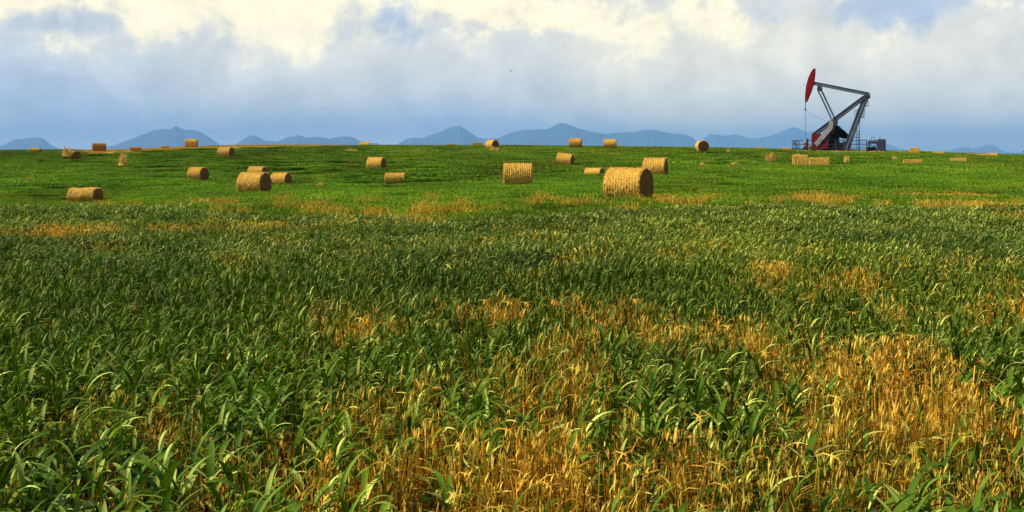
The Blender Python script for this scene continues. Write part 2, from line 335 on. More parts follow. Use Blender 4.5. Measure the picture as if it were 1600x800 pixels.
# low wooded ridge on the right, 7 km out
xs = np.linspace(1800, 7500, 300); rows = []
M['forest'] = simple('distant_spruce_forest', (0.012, 0.022, 0.02), 0.95, 0, 0.3, 0.01)
for k, yy in enumerate(np.linspace(6400, 7600, 9)):
    f = 1-abs(k-4)/4.0
    pxr = 800+1600*xs/7000; top = np.interp(pxr, [1200, 1440, 1500, 1560, 1600, 1800, 2500], [242, 241, 238.2, 239.6, 241.0, 241, 240.5])
    hz = (240-top)*7000/1600*f - 17*(1-f) + (RNG.random(len(xs))-0.5)*2.4*f
    rows.append(np.stack([xs, np.full_like(xs, yy), hz], -1))
V = np.array(rows); ii = np.arange(9*300).reshape(9, 300)
fo = link('hills', mesh_np('hills', V.reshape(-1, 3), np.stack([ii[:-1, :-1], ii[:-1, 1:], ii[1:, 1:], ii[1:, :-1]], -1).reshape(-1, 4)), M['forest']); fo['kind'] = 'structure'

# ------------------------------------------------------------------ haze
me = bpy.data.meshes.new('haze'); bm = bmesh.new(); bmesh.ops.create_cube(bm, size=1.0)
for v in bm.verts: v.co = Vector((v.co.x*92000, v.co.y*92000, 1080*(v.co.z+0.5) - 100))
bm.to_mesh(me); bm.free()
hm = bpy.data.materials.new('haze_air'); hm.use_nodes = True; q = NT(hm.node_tree); q.n.clear()
pv = q.node('ShaderNodeVolumePrincipled'); pv.inputs['Color'].default_value = (0.29, 0.60, 1.0, 1); pv.inputs['Density'].default_value = 4.8e-5
mo = q.node('ShaderNodeOutputMaterial'); q.l.new(pv.outputs[0], mo.inputs['Volume'])
ho = link('haze', me, hm); ho['kind'] = 'stuff'

# ------------------------------------------------------------------ blades and stalks
class Blades:
    def __init__(s): s.v = []; s.f = []; s.c = []; s.n = 0
    def add(s, base, azim, L, W, th0, th1, fold=0.0, rnd_shade=None, segs=5, prof=None, twist=0.0):
        """vectorised arching blades: start elevation th0, end elevation th1"""
        N = len(L); P = np.array(base, float); d = np.stack([np.cos(azim), np.sin(azim)], -1); sd_ = np.stack([-np.sin(azim), np.cos(azim), np.zeros(N)], -1)
        prof = prof or [0.55, 0.95, 1.0, 0.8, 0.5, 0.04]
        cols = 3 if fold else 2; pts = []
        for k in range(segs+1):
            tt = k/segs; th = th0 + (th1-th0)*tt**1.15
            wv_ = (W*np.interp(tt, np.linspace(0, 1, len(prof)), prof)*0.5)[:, None]
            tw = twist*tt if np.isscalar(twist) else twist*tt
            side = sd_*np.cos(tw)[:, None] + np.array([0, 0, 1.0])*np.sin(tw)[:, None] if not np.isscalar(twist) else sd_
            if cols == 3:
                up = np.stack([-d[:, 0]*np.sin(th), -d[:, 1]*np.sin(th), np.cos(th)], -1)
                pts += [P - side*wv_ + up*wv_*fold, P.copy(), P + side*wv_ + up*wv_*fold]
            else: pts += [P - side*wv_, P + side*wv_]
            st = (L/segs)[:, None]; P = P + st*np.concatenate([d*np.cos(th)[:, None], np.sin(th)[:, None]], -1)
        A_ = np.stack(pts, 1); m_ = A_.shape[1]; s.v.append(A_.reshape(-1, 3)); off = s.n + np.arange(N)[:, None]*m_
        rnd_shade = np.random.default_rng(len(s.v)).random(N) if rnd_shade is None else rnd_shade
        for k in range(segs):
            for j in range(cols-1):
                a0 = k*cols+j; s.f.append(np.stack([off+a0, off+a0+1, off+a0+cols+1, off+a0+cols], -1).reshape(-1, 4))
        s.c.append(np.repeat(rnd_shade, m_)); s.n += N*m_
    def build(s, name, material):
        me = mesh_np(name, np.concatenate(s.v), np.concatenate(s.f)); a = me.attributes.new('rnd_shade', 'FLOAT', 'POINT')
        a.data.foreach_set('value', np.concatenate(s.c).astype(np.float32)); me.materials.append(material); return me
def U(r, a, b, n): return r.uniform(a, b, n)
def crop_plants(r, pts, hgt, lmin, lmax, wmin, wmax, leaves, segs, fold, wind=0.0, spread=1.0, stems=True):
    B = Blades(); n = len(pts)
    lean_az = r.normal(wind, spread, n); lean = U(r, 0.0, 0.3, n); H = hgt*U(r, 0.75, 1.12, n)
    if stems:
        b0 = np.column_stack([pts, np.full(n, -0.03)])
        B.add(b0, lean_az, H, np.full(n, wmin*0.45), np.full(n, 1.5)-lean*0.3, np.full(n, 1.45)-lean, 0, U(r, 0.1, 0.5, n), 2, [1, 1, 0.6])
    for k in range(leaves):
        f = U(r, 0.12, 0.95, n) if k else np.full(n, 0.93)
        hx = H*f; base = np.column_stack([pts[:, 0] + np.cos(lean_az)*hx*lean*0.55, pts[:, 1] + np.sin(lean_az)*hx*lean*0.55, hx*0.97])
        a = r.normal(wind, spread, n) + (r.random(n) < 0.28)*math.pi
        L = U(r, lmin, lmax, n)*(0.75+0.35*f); W = U(r, wmin, wmax, n)
        th0 = U(r, 0.6, 1.45, n); th1 = th0 - U(r, 0.5, 2.2, n)
        B.add(base, a, L, W, th0, th1, fold, np.clip(0.05+0.5*f+U(r, -0.2, 0.3, n)+0.5*(r.random(n) < 0.27), 0, 1), segs, None, r.normal(0, 0.5, n))  # low leaves darker as shade, some pale as sun highlights, put into colour
    return B
def straw_plants(r, n, rad, hgt, wid, dry_leaf=True, segs=2, heads=True):
    B = Blades(); p = r.normal(0, rad*0.5, (n, 2)); base = np.column_stack([p, np.full(n, -0.02)])
    H = hgt*U(r, 0.5, 1.1, n); az_ = U(r, 0, 6.28, n); el0 = U(r, 1.25, 1.57, n)
    c = np.clip(r.normal(0.55, 0.25, n), 0, 1)
    B.add(base, az_, H, np.full(n, wid)*U(r, .7, 1.5, n), el0, el0-U(r, 0, 0.12, n), 0, c, segs, [1, 0.9, 0.7])
    if dry_leaf:
        k = int(n*1.2); i = r.integers(0, n, k); hh = H[i]*U(r, 0.1, 0.95, k)
        bb = np.column_stack([p[i] + r.normal(0, 0.012, (k, 2)), hh]); B.add(bb, U(r, 0, 6.28, k), U(r, 0.04, 0.15, k)*hgt/0.35, wid*U(r, 0.6, 2.0, k), U(r, -0.3, 1.4, k), U(r, -1.6, 0.2, k), 0, np.clip(r.normal(0.5, 0.3, k), 0, 1), 3, [0.5, 1, 0.7, 0.1], r.normal(0, 1.2, k))
    if heads:
        k = max(2, n//2); i = r.integers(0, n, k); bb = np.column_stack([p[i], H[i]*0.95])
        for q_ in range(2): B.add(bb, U(r, 0, 6.28, k), U(r, 0.03, 0.06, k)*hgt/0.35, wid*U(r, 0.8, 1.5, k), U(r, 0.9, 1.5, k), U(r, 0.2, 1.3, k), 0, np.clip(r.normal(0.8, 0.2, k), 0, 1), 2, [0.3, 1, 0.2])
    return B
def weed_plants(r, hgt):
    B = Blades(); n = 9; base = np.column_stack([r.normal(0, 0.05, (n, 2)), U(r, 0.1, hgt, n)])
    B.add(base, U(r, 0, 6.28, n), U(r, 0.07, 0.14, n), U(r, 0.04, 0.075, n), U(r, 0.0, 1.0, n), U(r, -1.2, 0.1, n), 0.25, U(r, 0.2, 0.75, n), 5, [0.15, 0.9, 0.75, 1.0, 0.55, 0.05], r.normal(0, 0.3, n))
    B.add(np.column_stack([r.normal(0, 0.01, (3, 2)), np.zeros(3)]), U(r, 0, 6.28, 3), np.full(3, hgt), np.full(3, 0.006), np.full(3, 1.5), U(r, 0.9, 1.4, 3), 0, U(r, 0, .4, 3), 3, [1, .8, .4])
    return B
def protos(name, meshes):
    c = bpy.data.collections.new(name)
    for i, me in enumerate(meshes):
        o = bpy.data.objects.new(f'{name}_plant.{i:03d}', me); c.objects.link(o)
    return c
def r_(s): return np.random.default_rng(s)
def patch_pts(r, size, n): return r.uniform(-size/2, size/2, (n, 2))
# tall green crop: near plants, then denser patches farther out
tall_meshes = []
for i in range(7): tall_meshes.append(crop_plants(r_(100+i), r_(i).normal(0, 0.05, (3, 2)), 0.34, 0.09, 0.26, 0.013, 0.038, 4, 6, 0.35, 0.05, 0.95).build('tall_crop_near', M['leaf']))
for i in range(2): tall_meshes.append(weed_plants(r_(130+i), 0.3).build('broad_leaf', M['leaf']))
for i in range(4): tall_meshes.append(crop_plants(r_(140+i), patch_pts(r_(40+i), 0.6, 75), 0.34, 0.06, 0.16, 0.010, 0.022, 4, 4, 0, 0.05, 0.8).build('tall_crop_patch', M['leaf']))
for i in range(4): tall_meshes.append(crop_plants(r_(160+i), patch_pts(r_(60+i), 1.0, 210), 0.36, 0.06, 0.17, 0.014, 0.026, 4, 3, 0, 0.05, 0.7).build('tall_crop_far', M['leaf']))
CTALL = protos('tall_crop', tall_meshes)
short_meshes = []
for i in range(4): short_meshes.append(crop_plants(r_(200+i), patch_pts(r_(80+i), 1.4, 330), 0.10, 0.08, 0.17, 0.014, 0.028, 2, 3, 0, 0.05, 1.0, False).build('short_crop_patch', M['short']))
for i in range(4): short_meshes.append(crop_plants(r_(220+i), patch_pts(r_(90+i), 3.2, 700), 0.11, 0.10, 0.22, 0.03, 0.06, 2, 2, 0, 0.05, 1.0, False).build('short_crop_far', M['short']))
CSHORT = protos('short_crop', short_meshes)
straw_meshes = []
for i in range(6): straw_meshes.append(straw_plants(r_(300+i), 14, 0.085, 0.44, 0.0065).build('stubble_near', M['straw']))
for i in range(4): straw_meshes.append(straw_plants(r_(320+i), 90, 0.40, 0.36, 0.010, True, 2).build('stubble_patch', M['straw']))
for i in range(4): straw_meshes.append(straw_plants(r_(340+i), 260, 1.3, 0.20, 0.028, True, 1, False).build('stubble_far', M['straw']))
CSTRAW = protos('straw_stubble', straw_meshes)

def scatter(name, coll, pts, ids, yaw, scl, tint, label, cat):
    me = bpy.data.meshes.new(name); n = len(pts); me.vertices.add(n); me.vertices.foreach_set('co', np.asarray(pts, np.float32).ravel())
    a = me.attributes.new('idx', 'INT', 'POINT'); a.data.foreach_set('value', np.asarray(ids, np.int32))
    rot = np.zeros((n, 3), np.float32); rot[:, 2] = yaw
    a = me.attributes.new('rot', 'FLOAT_VECTOR', 'POINT'); a.data.foreach_set('vector', rot.ravel())
    a = me.attributes.new('scl', 'FLOAT_VECTOR', 'POINT'); a.data.foreach_set('vector', np.asarray(scl, np.float32).ravel())
    a = me.attributes.new('tint', 'FLOAT_VECTOR', 'POINT'); a.data.foreach_set('vector', np.asarray(tint, np.float32).ravel())
    o = bpy.data.objects.new(name, me); COL.objects.link(o); tag(o, label, cat, None, 'stuff')
    ng = bpy.data.node_groups.new(name, 'GeometryNodeTree')
    ng.interface.new_socket('Geometry', in_out='INPUT', socket_type='NodeSocketGeometry'); ng.interface.new_socket('Geometry', in_out='OUTPUT', socket_type='NodeSocketGeometry')
    g = NT(ng); gi = g.node('NodeGroupInput'); gout = g.node('NodeGroupOutput'); ci = g.node('GeometryNodeCollectionInfo')
    ci.inputs['Collection'].default_value = coll; ci.inputs['Separate Children'].default_value = True; ci.inputs['Reset Children'].default_value = True
    ip = g.node('GeometryNodeInstanceOnPoints'); ip.inputs['Pick Instance'].default_value = True
    def na(nm, typ):
        x = g.node('GeometryNodeInputNamedAttribute', data_type=typ); x.inputs['Name'].default_value = nm
        return [s_ for s_ in x.outputs if s_.enabled and s_.name == 'Attribute'][0]
    g.l.new(gi.outputs[0], ip.inputs['Points']); g.l.new(ci.outputs[0], ip.inputs['Instance'])
    g.l.new(na('idx', 'INT'), ip.inputs['Instance Index']); g.l.new(na('rot', 'FLOAT_VECTOR'), ip.inputs['Rotation']); g.l.new(na('scl', 'FLOAT_VECTOR'), ip.inputs['Scale'])
    g.l.new(ip.outputs[0], gout.inputs[0])
    md = o.modifiers.new('scatter', 'NODES'); md.node_group = ng
    return o
def field_points(r, y0, y1, per_m2, extra=1.5):
    n = int((0.62*(y1*y1-y0*y0) + 2*extra*(y1-y0))*per_m2)
    ya = np.sqrt(r.uniform(y0*y0, y1*y1, n)); xa = r.uniform(-1, 1, n)*(0.62*ya+extra); return xa, ya
def clear_of_bales(x, y):
    ok = np.ones(len(x), bool)
    for bx, by, rr in BALE_SPOTS: ok &= ((x-bx)**2 + (y-by)**2) > rr*rr
    return ok

# ------------------------------------------------------------------ bales
def px_of(b): return 0
BAL = [ # cx, base_py, D, end (visible share of end face, + right / - left), L, dia, squash, kind, sink, label
 (982, 313, 44, .44, 1.70, 1.52, 1, 'round', 0.0, 'largest golden round hay bale, nearest to the camera, right end in shade'),
 (1024, 276, 77, .22, 1.65, 1.52, 1, 'round', 0.0, 'golden round hay bale just behind the right shoulder of the largest bale'),
 (809, 293, 63, -.03, 1.74, 1.62, 1, 'round', 0.0, 'golden round hay bale seen square from the side, alone in the bright green centre'),
 (397, 303, 67, .52, 1.72, 1.54, 1, 'round', 0.0, 'big round bale in front of the cluster of three on the left'),
 (439, 291, 100, .50, 1.62, 1.45, 1, 'round', 0.0, 'round bale peeking out to the right of the big left cluster bale'),
 (402, 279, 112, .42, 1.72, 1.45, 1, 'round', 0.0, 'round bale half hidden behind the big left cluster bale'),
 (309.5, 283, 104, .62, 1.60, 1.55, 1, 'round', 0.0, 'round bale on the left slope with its wide dark end turned to us'),
 (353, 247, 133, .50, 1.68, 1.55, 1, 'round', 0.0, 'round bale high on the left slope just under the tan crest strip'),
 (299, 231, 160, .12, 1.80, 1.50, 1, 'round', 0.0, 'round bale standing on the tan crest strip against the blue mountain'),
 (588, 267, 105, .38, 1.62, 1.52, 1, 'round', 0.0, 'round bale on the slope above the low squat bale left of centre'),
 (617.5, 286, 90, .12, 1.72, 1.0, 1, 'round', 0.0, 'low squat golden bale sunk in the green below its taller neighbour'),
 (882, 259, 107, .28, 1.58, 1.42, 1, 'round', 0.0, 'round bale tilted slightly on the mid slope below the crest pair'),
 (928, 276, 90, .42, 1.50, 0.86, 1, 'round', 0.0, 'small low bale close to the left of the largest bale'),
 (899, 231.5, 150, .10, 1.75, 1.58, 1, 'round', 0.0, 'left one of the two tall bales on the crest right of centre'),
 (953, 232.5, 150, .05, 1.80, 1.52, 1, 'round', 0.0, 'right one of the two tall bales on the crest right of centre'),
 (570, 232, 165, .10, 1.62, 1.15, 1, 'round', 0.0, 'small bale cut off by the crest above the slope left of centre'),
 (769, 233, 150, .75, 1.50, 1.45, 1, 'round', 0.0, 'domed round bale on the crest at the middle with its end turned right'),
 (1097, 236.5, 132, .97, 1.50, 1.5, 1, 'round', 0.0, 'round bale on the crest with its full round end facing the camera'),
 (1250, 261, 118, -.06, 1.60, 1.46, 1, 'block', 0.0, 'upright left bale of the pair below the pump jack'),
 (1280, 261.5, 102, -.04, 1.90, 1.04, 1, 'block', 0.0, 'lower and longer right bale of the pair below the pump jack'),
 (133.5, 317, 67, .42, 1.72, 1.45, .84, 'slump', 0.0, 'slumped brown bale with flattened top, lowest on the far left'),
 (1426, 257.5, 108, -.10, 1.85, .62, 1, 'block', 0.0, 'long low bale in the field right of the pump jack, nearer to it'),
 (1497.5, 253.5, 122, -.06, 1.75, .58, 1, 'block', 0.0, 'short low bale in the field at the far right'),
 (1528, 246, 150, .0, 3.2, .62, 1, 'block', 0.0, 'long thin straw row lying on the crest at the far right'),
 (1551, 245.5, 146, .05, 1.25, .66, 1, 'block', 0.0, 'short bale at the right end of the thin crest row'),
 (1429, 241, 150, -.03, 1.35, 1.05, 1, 'block', 0.0, 'boxy bale on the crest to the right of the fenced pump site'),
 (1466.5, 243, 152, .0, 1.6, .62, 1, 'block', 0.0, 'low pale straw heap on the crest right of the boxy bale'),
 (1186, 236.5, 160, .0, 1.3, .72, 1, 'block', 0.0, 'left one of two low bales on the crest left of the pump jack'),
 (1226.5, 237.5, 160, .0, 1.3, .75, 1, 'block', 0.0, 'right one of two low bales on the crest, beside the pump fence'),
 (704.5, 230.5, 165, .0, 1.35, .65, 1, 'block', 0.0, 'very low straw bale on the crest at the foot of the central mountain'),
 (746, 230.5, 165, .05, 1.40, .85, 1, 'block', 0.0, 'low bale on the crest just left of the domed bale'),
 (966, 232.5, 165, .0, .6, .65, 1, 'block', 0.0, 'tiny bale end poking up right beside the crest pair'),
 (155, 235, 155, -.05, 1.9, 1.2, 1, 'brown', 0.0, 'dark brown bale on the tan strip at the far left crest'),
 (115.5, 248, 128, .85, 1.4, 1.15, .95, 'brown', 0.0, 'dark bale with loose straw trailing up to its left on the far left slope'),
 (55, 238.5, 150, .3, 1.4, .78, 1, 'round', 0.0, 'pale small bale on the skyline at the far left edge'),
 (212, 235, 155, .2, 1.5, .62, 1, 'brown', 0.0, 'flat orange straw heap on the tan strip, left of the skyline bale'),
 (258, 232, 160, .3, 1.0, .5, 1, 'brown', 0.0, 'tiny dull bale on the skyline left of the tan strip bale'),
]
def loose_strands(r, n, surf, wid, lmin, lmax):
    B = Blades(); P, Nn = surf(r, n); az_ = np.arctan2(Nn[:, 1], Nn[:, 0]) + r.normal(0, 1.1, n); elv = np.arcsin(np.clip(Nn[:, 2], -1, 1)) + r.normal(0, 0.6, n)
    B.add(P - Nn*0.015, az_, U(r, lmin, lmax, n), np.full(n, wid)*U(r, .6, 1.4, n), elv, elv - U(r, 0.2, 1.4, n), 0, U(r, 0.3, 1, n), 2, [1, 1, 0.5], r.normal(0, 0.8, n))
    return B
M['loose'] = None
def strand_mat():
    m, q, b = mat('loose_straw'); at = q.node('ShaderNodeAttribute', attribute_name='rnd_shade')
    q.put(b.inputs['Base Color'], q.mix(at.outputs['Fac'], (0.46, 0.21, 0.02), (0.88, 0.58, 0.12))); b.inputs['Roughness'].default_value = 0.7
    return m
M['loose'] = strand_mat()
def bale_meshes(seed, kind):
    """unit bale: radius 0.5, length 1 along X, resting on z = 0; returns side, end and loose straw meshes"""
    r = r_(seed); na_, nl = 84, 44
    th = np.linspace(0, 2*np.pi, na_, endpoint=False); xx = np.linspace(-0.5, 0.5, nl)
    X, TH = np.meshgrid(xx, th, indexing='ij')
    if kind in ('round', 'brown') or kind == 'slump':
        k = 13; ph = fbm(np.cos(TH)*2+seed, np.sin(TH)*2+5, 1.2, 2)*1.4
        rib = np.abs(np.sin(np.pi*(k*(X+0.5)) + ph))
        lump = fbm(TH*9.5+X*5+seed*3, X*26+seed, 1.0, 3)-0.5
        rad = 0.5*(0.935 + 0.085*rib**0.8 + 0.10*lump) * (1 - 0.05*np.clip((np.abs(X)-0.44)/0.06, 0, 1)**2)
        low = fbm(np.cos(TH)*1.3+seed, np.sin(TH)*1.3+X*2, 1.0, 2)-0.5; rad = rad*(1+0.05*low)
        Y = rad*np.cos(TH); Z = rad*np.sin(TH) + 0.5
        Z = np.where(Z < 0.07, 0.07-(0.07-Z)*0.3, Z) - 0.04
        if kind == 'slump':
            Z = Z*1.0; Z = np.where(Z > 0.80, 0.80+(Z-0.80)*0.35, Z); Y = Y*(1.0+0.14*np.exp(-((Z-0.3)/0.3)**2)); Z = Z + 0.03*np.sin(X*7)
    else:   # blocky bale with rounded edges
        e = 0.22; cx = np.sign(np.cos(TH))*np.abs(np.cos(TH))**e; cz = np.sign(np.sin(TH))*np.abs(np.sin(TH))**e
        lump = fbm(TH*8+seed*2, X*24+seed, 1.0, 3)-0.5; rad = 0.5*(0.94+0.16*lump); Y = rad*cx*0.95; Z = rad*cz + 0.5
        Z = Z + 0.05*(fbm(X*6+seed, Y*4, 1, 2)-0.5)
    V = np.stack([X, Y, Z], -1); ii = np.arange(nl*na_).reshape(nl, na_); jn = np.roll(ii, -1, 1)
    F = np.stack([ii[:-1], ii[1:], jn[1:], jn[:-1]], -1).reshape(-1, 4)
    bk = M['bale_brown'] if kind == 'brown' else M['bale']
    side = mesh_np('wrapped_side', V.reshape(-1, 3), F); side.materials.append(bk)
    ends = []
    for sgn, row in ((1, V[-1]), (-1, V[0])):
        c = row.mean(0); rings = []; nr = 12
        for k in range(nr):
            f = 1-k/nr*0.98; spiral = 0.012*np.sin(f*26+th*1.0) + 0.018*(fbm(th*6/6.283*6+seed, np.full(na_, f*9.0), 1, 2)-0.5)
            p = c + (row-c)*f; p[:, 0] = row[:, 0] + sgn*((1-f)*0.03 + spiral*(f < 0.99)); rings.append(p)
        rings.append(np.repeat(c[None] + np.array([[sgn*0.03, 0, 0]]), na_, 0)); E = np.array(rings)
        jj = np.arange(E.shape[0]*na_).reshape(E.shape[0], na_); kn = np.roll(jj, -1, 1)
        FF = np.stack([jj[:-1], jj[1:], kn[1:], kn[:-1]], -1).reshape(-1, 4)
        if sgn > 0: FF = FF[:, ::-1]
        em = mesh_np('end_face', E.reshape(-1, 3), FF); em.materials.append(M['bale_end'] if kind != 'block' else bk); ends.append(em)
    def surf(rr, n):
        i = rr.integers(1, nl-1, n); j = rr.integers(0, na_, n); P = V[i, j]
        Nn = np.column_stack([np.zeros(n), P[:, 1], P[:, 2]-0.46]); Nn /= np.linalg.norm(Nn, axis=1)[:, None]
        edge = rr.random(n) < 0.35; sx = np.where(rr.random(n) < 0.5, -1, 1); P = P.copy(); P[edge, 0] = 0.49*sx[edge]
        Nn[edge, 0] = 0.7*sx[edge]; return P, Nn
    strands = loose_strands(r, 1500, surf, 0.011, 0.025, 0.065).build('loose_straw', M['loose'])
    return side, ends, strands
VAR = {'round': [bale_meshes(s, 'round') for s in (1, 2, 3)], 'slump': [bale_meshes(5, 'slump')], 'brown': [bale_meshes(6, 'brown')], 'block': [bale_meshes(7, 'block'), bale_meshes(8, 'block')]}
BALE_SPOTS = []
def place_bale(i, row):
    cx, bpy_, D, e, L, dia, sq, kind, sink, label = row
    u = (cx-800)/1600; x = u*D; psi = -math.asin(max(-1, min(1, e))) - math.atan(u)
    z = pz(bpy_, D) - 0.06
    root = empty('hay_bale', (x, D, z), label, 'hay bale', 'hay bales scattered over the field', psi)
    s, en, st = VAR[kind][i % len(VAR[kind])]
    for nm, me in (('wrapped_side', s), ('end_face', en[0]), ('end_face', en[1]), ('loose_straw', st)):
        o = link(nm, me, None, root); o.scale = (L, dia, dia*sq)
        if nm == 'loose_straw': o['kind'] = 'stuff'
    if kind == 'round' and (i == 11): root.rotation_euler[1] = R(6)
    BALE_SPOTS.append((x, D, 0.62*max(L, dia)))
    return root
for i, row in enumerate(BAL): place_bale(i, row)

# ------------------------------------------------------------------ fill the field
def tint_of(r, n, base, var): return np.asarray(base)[None]*(1 + r.normal(0, var, (n, 1)))*np.ones((n, 3))
T_p, T_i, T_y, T_s, T_c = [], [], [], [], []
S_p, S_i, S_y, S_s, S_c = [], [], [], [], []
W_p, W_i, W_y, W_s, W_c = [], [], [], [], []
def push(lst, x, y, ids, yaw, s, tint, sz=None):
    n = len(x); lst[0].append(np.column_stack([x, y, ground_z(x, y)])); lst[1].append(ids); lst[2].append(yaw)
    lst[3].append(np.column_stack([s, s, s if sz is None else sz])); lst[4].append(tint)
TT = (T_p, T_i, T_y, T_s, T_c); SS = (S_p, S_i, S_y, S_s, S_c); WW = (W_p, W_i, W_y, W_s, W_c)
r = r_(501)
def tall_tint(x, y, n):
    k = fbm(x, y, 0.25, 3); px, py = survey(x, y, 0.4)
    bright = (0.84 + 0.5*k)*(1 + 0.35*(1-smooth(5, 12, y))); yel = 0.5*np.clip(fbm(x+90, y, 0.15, 2)*2-0.6, 0, 1)*smooth(700, 1300, px)
    c = np.stack([bright*(1.06+0.5*yel), bright*(0.97+0.15*yel), bright*(0.9-0.4*yel)], -1)
    return c*(1+r.normal(0, 0.12, (n, 1)))
# near plants
x, y = field_points(r, 2.6, 14.5, 135); k = r.random(len(x)) < np.interp(y, [4, 6, 9], [0.5, 0.6, 1.0]); x, y = x[k], y[k]; s = straw_mask(x, y)[0]; lush = fbm(x, y, 0.7, 2)
keep = r.random(len(x)) < np.clip((1.0-s*0.76)*(0.42+0.8*lush), 0.13+0.35*np.clip(lush*2-0.7, 0, 1), 1); x, y, s = x[keep], y[keep], s[keep]
px, _ = survey(x, y, 0.4); weedy = (r.random(len(x)) < np.where(px < 520, 0.22, 0.05))
ids = np.where(weedy, r.integers(7, 9, len(x)), r.integers(0, 7, len(x)))
sv = U(r, 0.75, 1.3, len(x))*(1-0.15*s); push(TT, x, y, ids, r.normal(0, 0.6, len(x)), sv*np.interp(y, [4, 6, 9, 14], [1.1, 0.95, 0.66, 0.56]), tall_tint(x, y, len(x)), sv*np.interp(y, [4, 6, 9, 14], [1.0, 0.97, 0.92, 0.9]))
x, y = field_points(r, 2.6, 14.5, 85); s = straw_mask(x, y)[0]
keep = r.random(len(x)) < 0.42 + 0.45*s; x, y, s = x[keep], y[keep], s[keep]; n = len(x)
dk = (0.55+0.45*np.clip(s*2, 0, 1)); hot = r.random(n)
tn = np.stack([dk*(0.92+0.15*hot), dk*(0.80+0.25*(1-hot)), dk*(0.7+0.3*(1-hot))], -1)*(1+r.normal(0, .15, (n, 1)))
sc_ = U(r, 0.65, 1.05, n)*(0.62+0.5*np.clip(s*1.6, 0, 1)); push(WW, x, y, r.integers(0, 6, n), U(r, 0, 6.28, n), sc_, tn)
# middle distance
for (y0, y1, per, lo, hi, wlo, whi, wper) in ((13.5, 24, 5.2, 9, 13, 6, 10, 4.5), (23, 42, 2.1, 13, 17, 6, 10, 2.2)):
    x, y = field_points(r, y0, y1, per, 2.0); s = straw_mask(x, y)[0]; tl = tall_mask(x, y)
    keep = tl & (r.random(len(x)) < np.clip(1.08-s*0.80, 0.2, 1)); x, y = x[keep], y[keep]; n = len(x)
    push(TT, x, y, r.integers(lo, hi, n), r.normal(0, 0.5, n), U(r, 0.85, 1.15, n), tall_tint(x, y, n))
    x, y = field_points(r, y0, y1, wper, 2.0); s = straw_mask(x, y)[0]; keep = r.random(len(x)) < s*0.95+0.05; x, y, s = x[keep], y[keep], s[keep]; n = len(x)
    tn = np.stack([np.full(n, 1.0), U(r, .9, 1.1, n), U(r, .7, 1., n)], -1); push(WW, x, y, r.integers(wlo, whi, n), U(r, 0, 6.28, n), U(r, 0.9, 1.15, n), tn, U(r, 1.0, 1.25, n))
# short bright crop of the middle field and slope
for (y0, y1, per, lo, hi, wid) in ((26, 80, 1.15, 0, 4, 2), (78, 185, 0.30, 4, 8, 4)):
    x, y = field_points(r, y0, y1, per, wid); s, cbm, pd = straw_mask(x, y); tl = tall_mask(x, y)
    keep = (~tl) & (~cbm) & (r.random(len(x)) < np.clip(1.1-s*0.6, 0.1, 1)) & (pd < 0.3); x, y = x[keep], y[keep]; n = len(x)
    px, py = survey(x, y, 0.1); k = fbm(x, y*0.5, 0.07, 3); br = np.interp(py, [228, 245, 262, 285, 310, 330], [0.98, 1.0, 1.05, 1.15, 1.12, 1.0])
    sw = x*0.55+y*0.12; v_sw = 1 + 0.10*np.sin(sw*0.9) + 0.10*(fbm(sw*3, y*0.03, 1.0, 2)-0.5)
    tr = np.abs(((x*0.94+y*-0.34+6*(fbm(x, y, 0.01, 2)-0.5)) % 22.0)-11.0); trk = np.exp(-((tr-0.9)/0.35)**2); v_sw = v_sw*(1-0.3*trk)
    yl = np.interp(py, [228, 250, 290, 320], [1.12, 1.02, 0.95, 1.05]); v = br*(0.75+0.5*k)*v_sw
    tn = np.stack([v*yl*(1+0.5*trk), v, v*0.9], -1)*(1+r.normal(0, .10, (n, 1)))
    push(SS, x, y, r.integers(lo, hi, n), r.normal(0, 0.5, n), U(r, 0.85, 1.15, n), tn)
    x, y = field_points(r, y0, y1, per*0.9, wid); s, cbm, pd = straw_mask(x, y); k = r.random(len(x)) < np.where(cbm, 1.0, s*0.6); x, y = x[k], y[k]; cbm = cbm[k]; n = len(x)
    ok = clear_of_bales(x, y) | cbm
    tn = np.where(cbm[:, None], np.array([[0.95, 1.0, 1.0]]), np.array([[1.08, 1.06, 0.95]]))*(1+r.normal(0, .1, (n, 1)))
    push(WW, x[ok], y[ok], r.integers(10, 14, n)[ok], U(r, 0, 6.28, n)[ok], U(r, 0.8, 1.1, n)[ok], tn[ok], U(r, 0.55, 1.0, n)[ok])
cat = np.concatenate
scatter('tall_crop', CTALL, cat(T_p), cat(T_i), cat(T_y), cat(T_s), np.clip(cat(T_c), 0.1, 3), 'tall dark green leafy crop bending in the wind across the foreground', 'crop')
scatter('short_crop', CSHORT, cat(S_p), cat(S_i), cat(S_y), cat(S_s), np.clip(cat(S_c), 0.1, 3), 'short bright green crop covering the middle field up to the crest', 'crop')
scatter('straw_stubble', CSTRAW, cat(W_p), cat(W_i), cat(W_y), cat(W_s), np.clip(cat(W_c), 0.1, 3), 'dry golden brown straw stubble standing among the green crop', 'stubble')
print('plants', len(cat(T_p)), len(cat(S_p)), len(cat(W_p)))

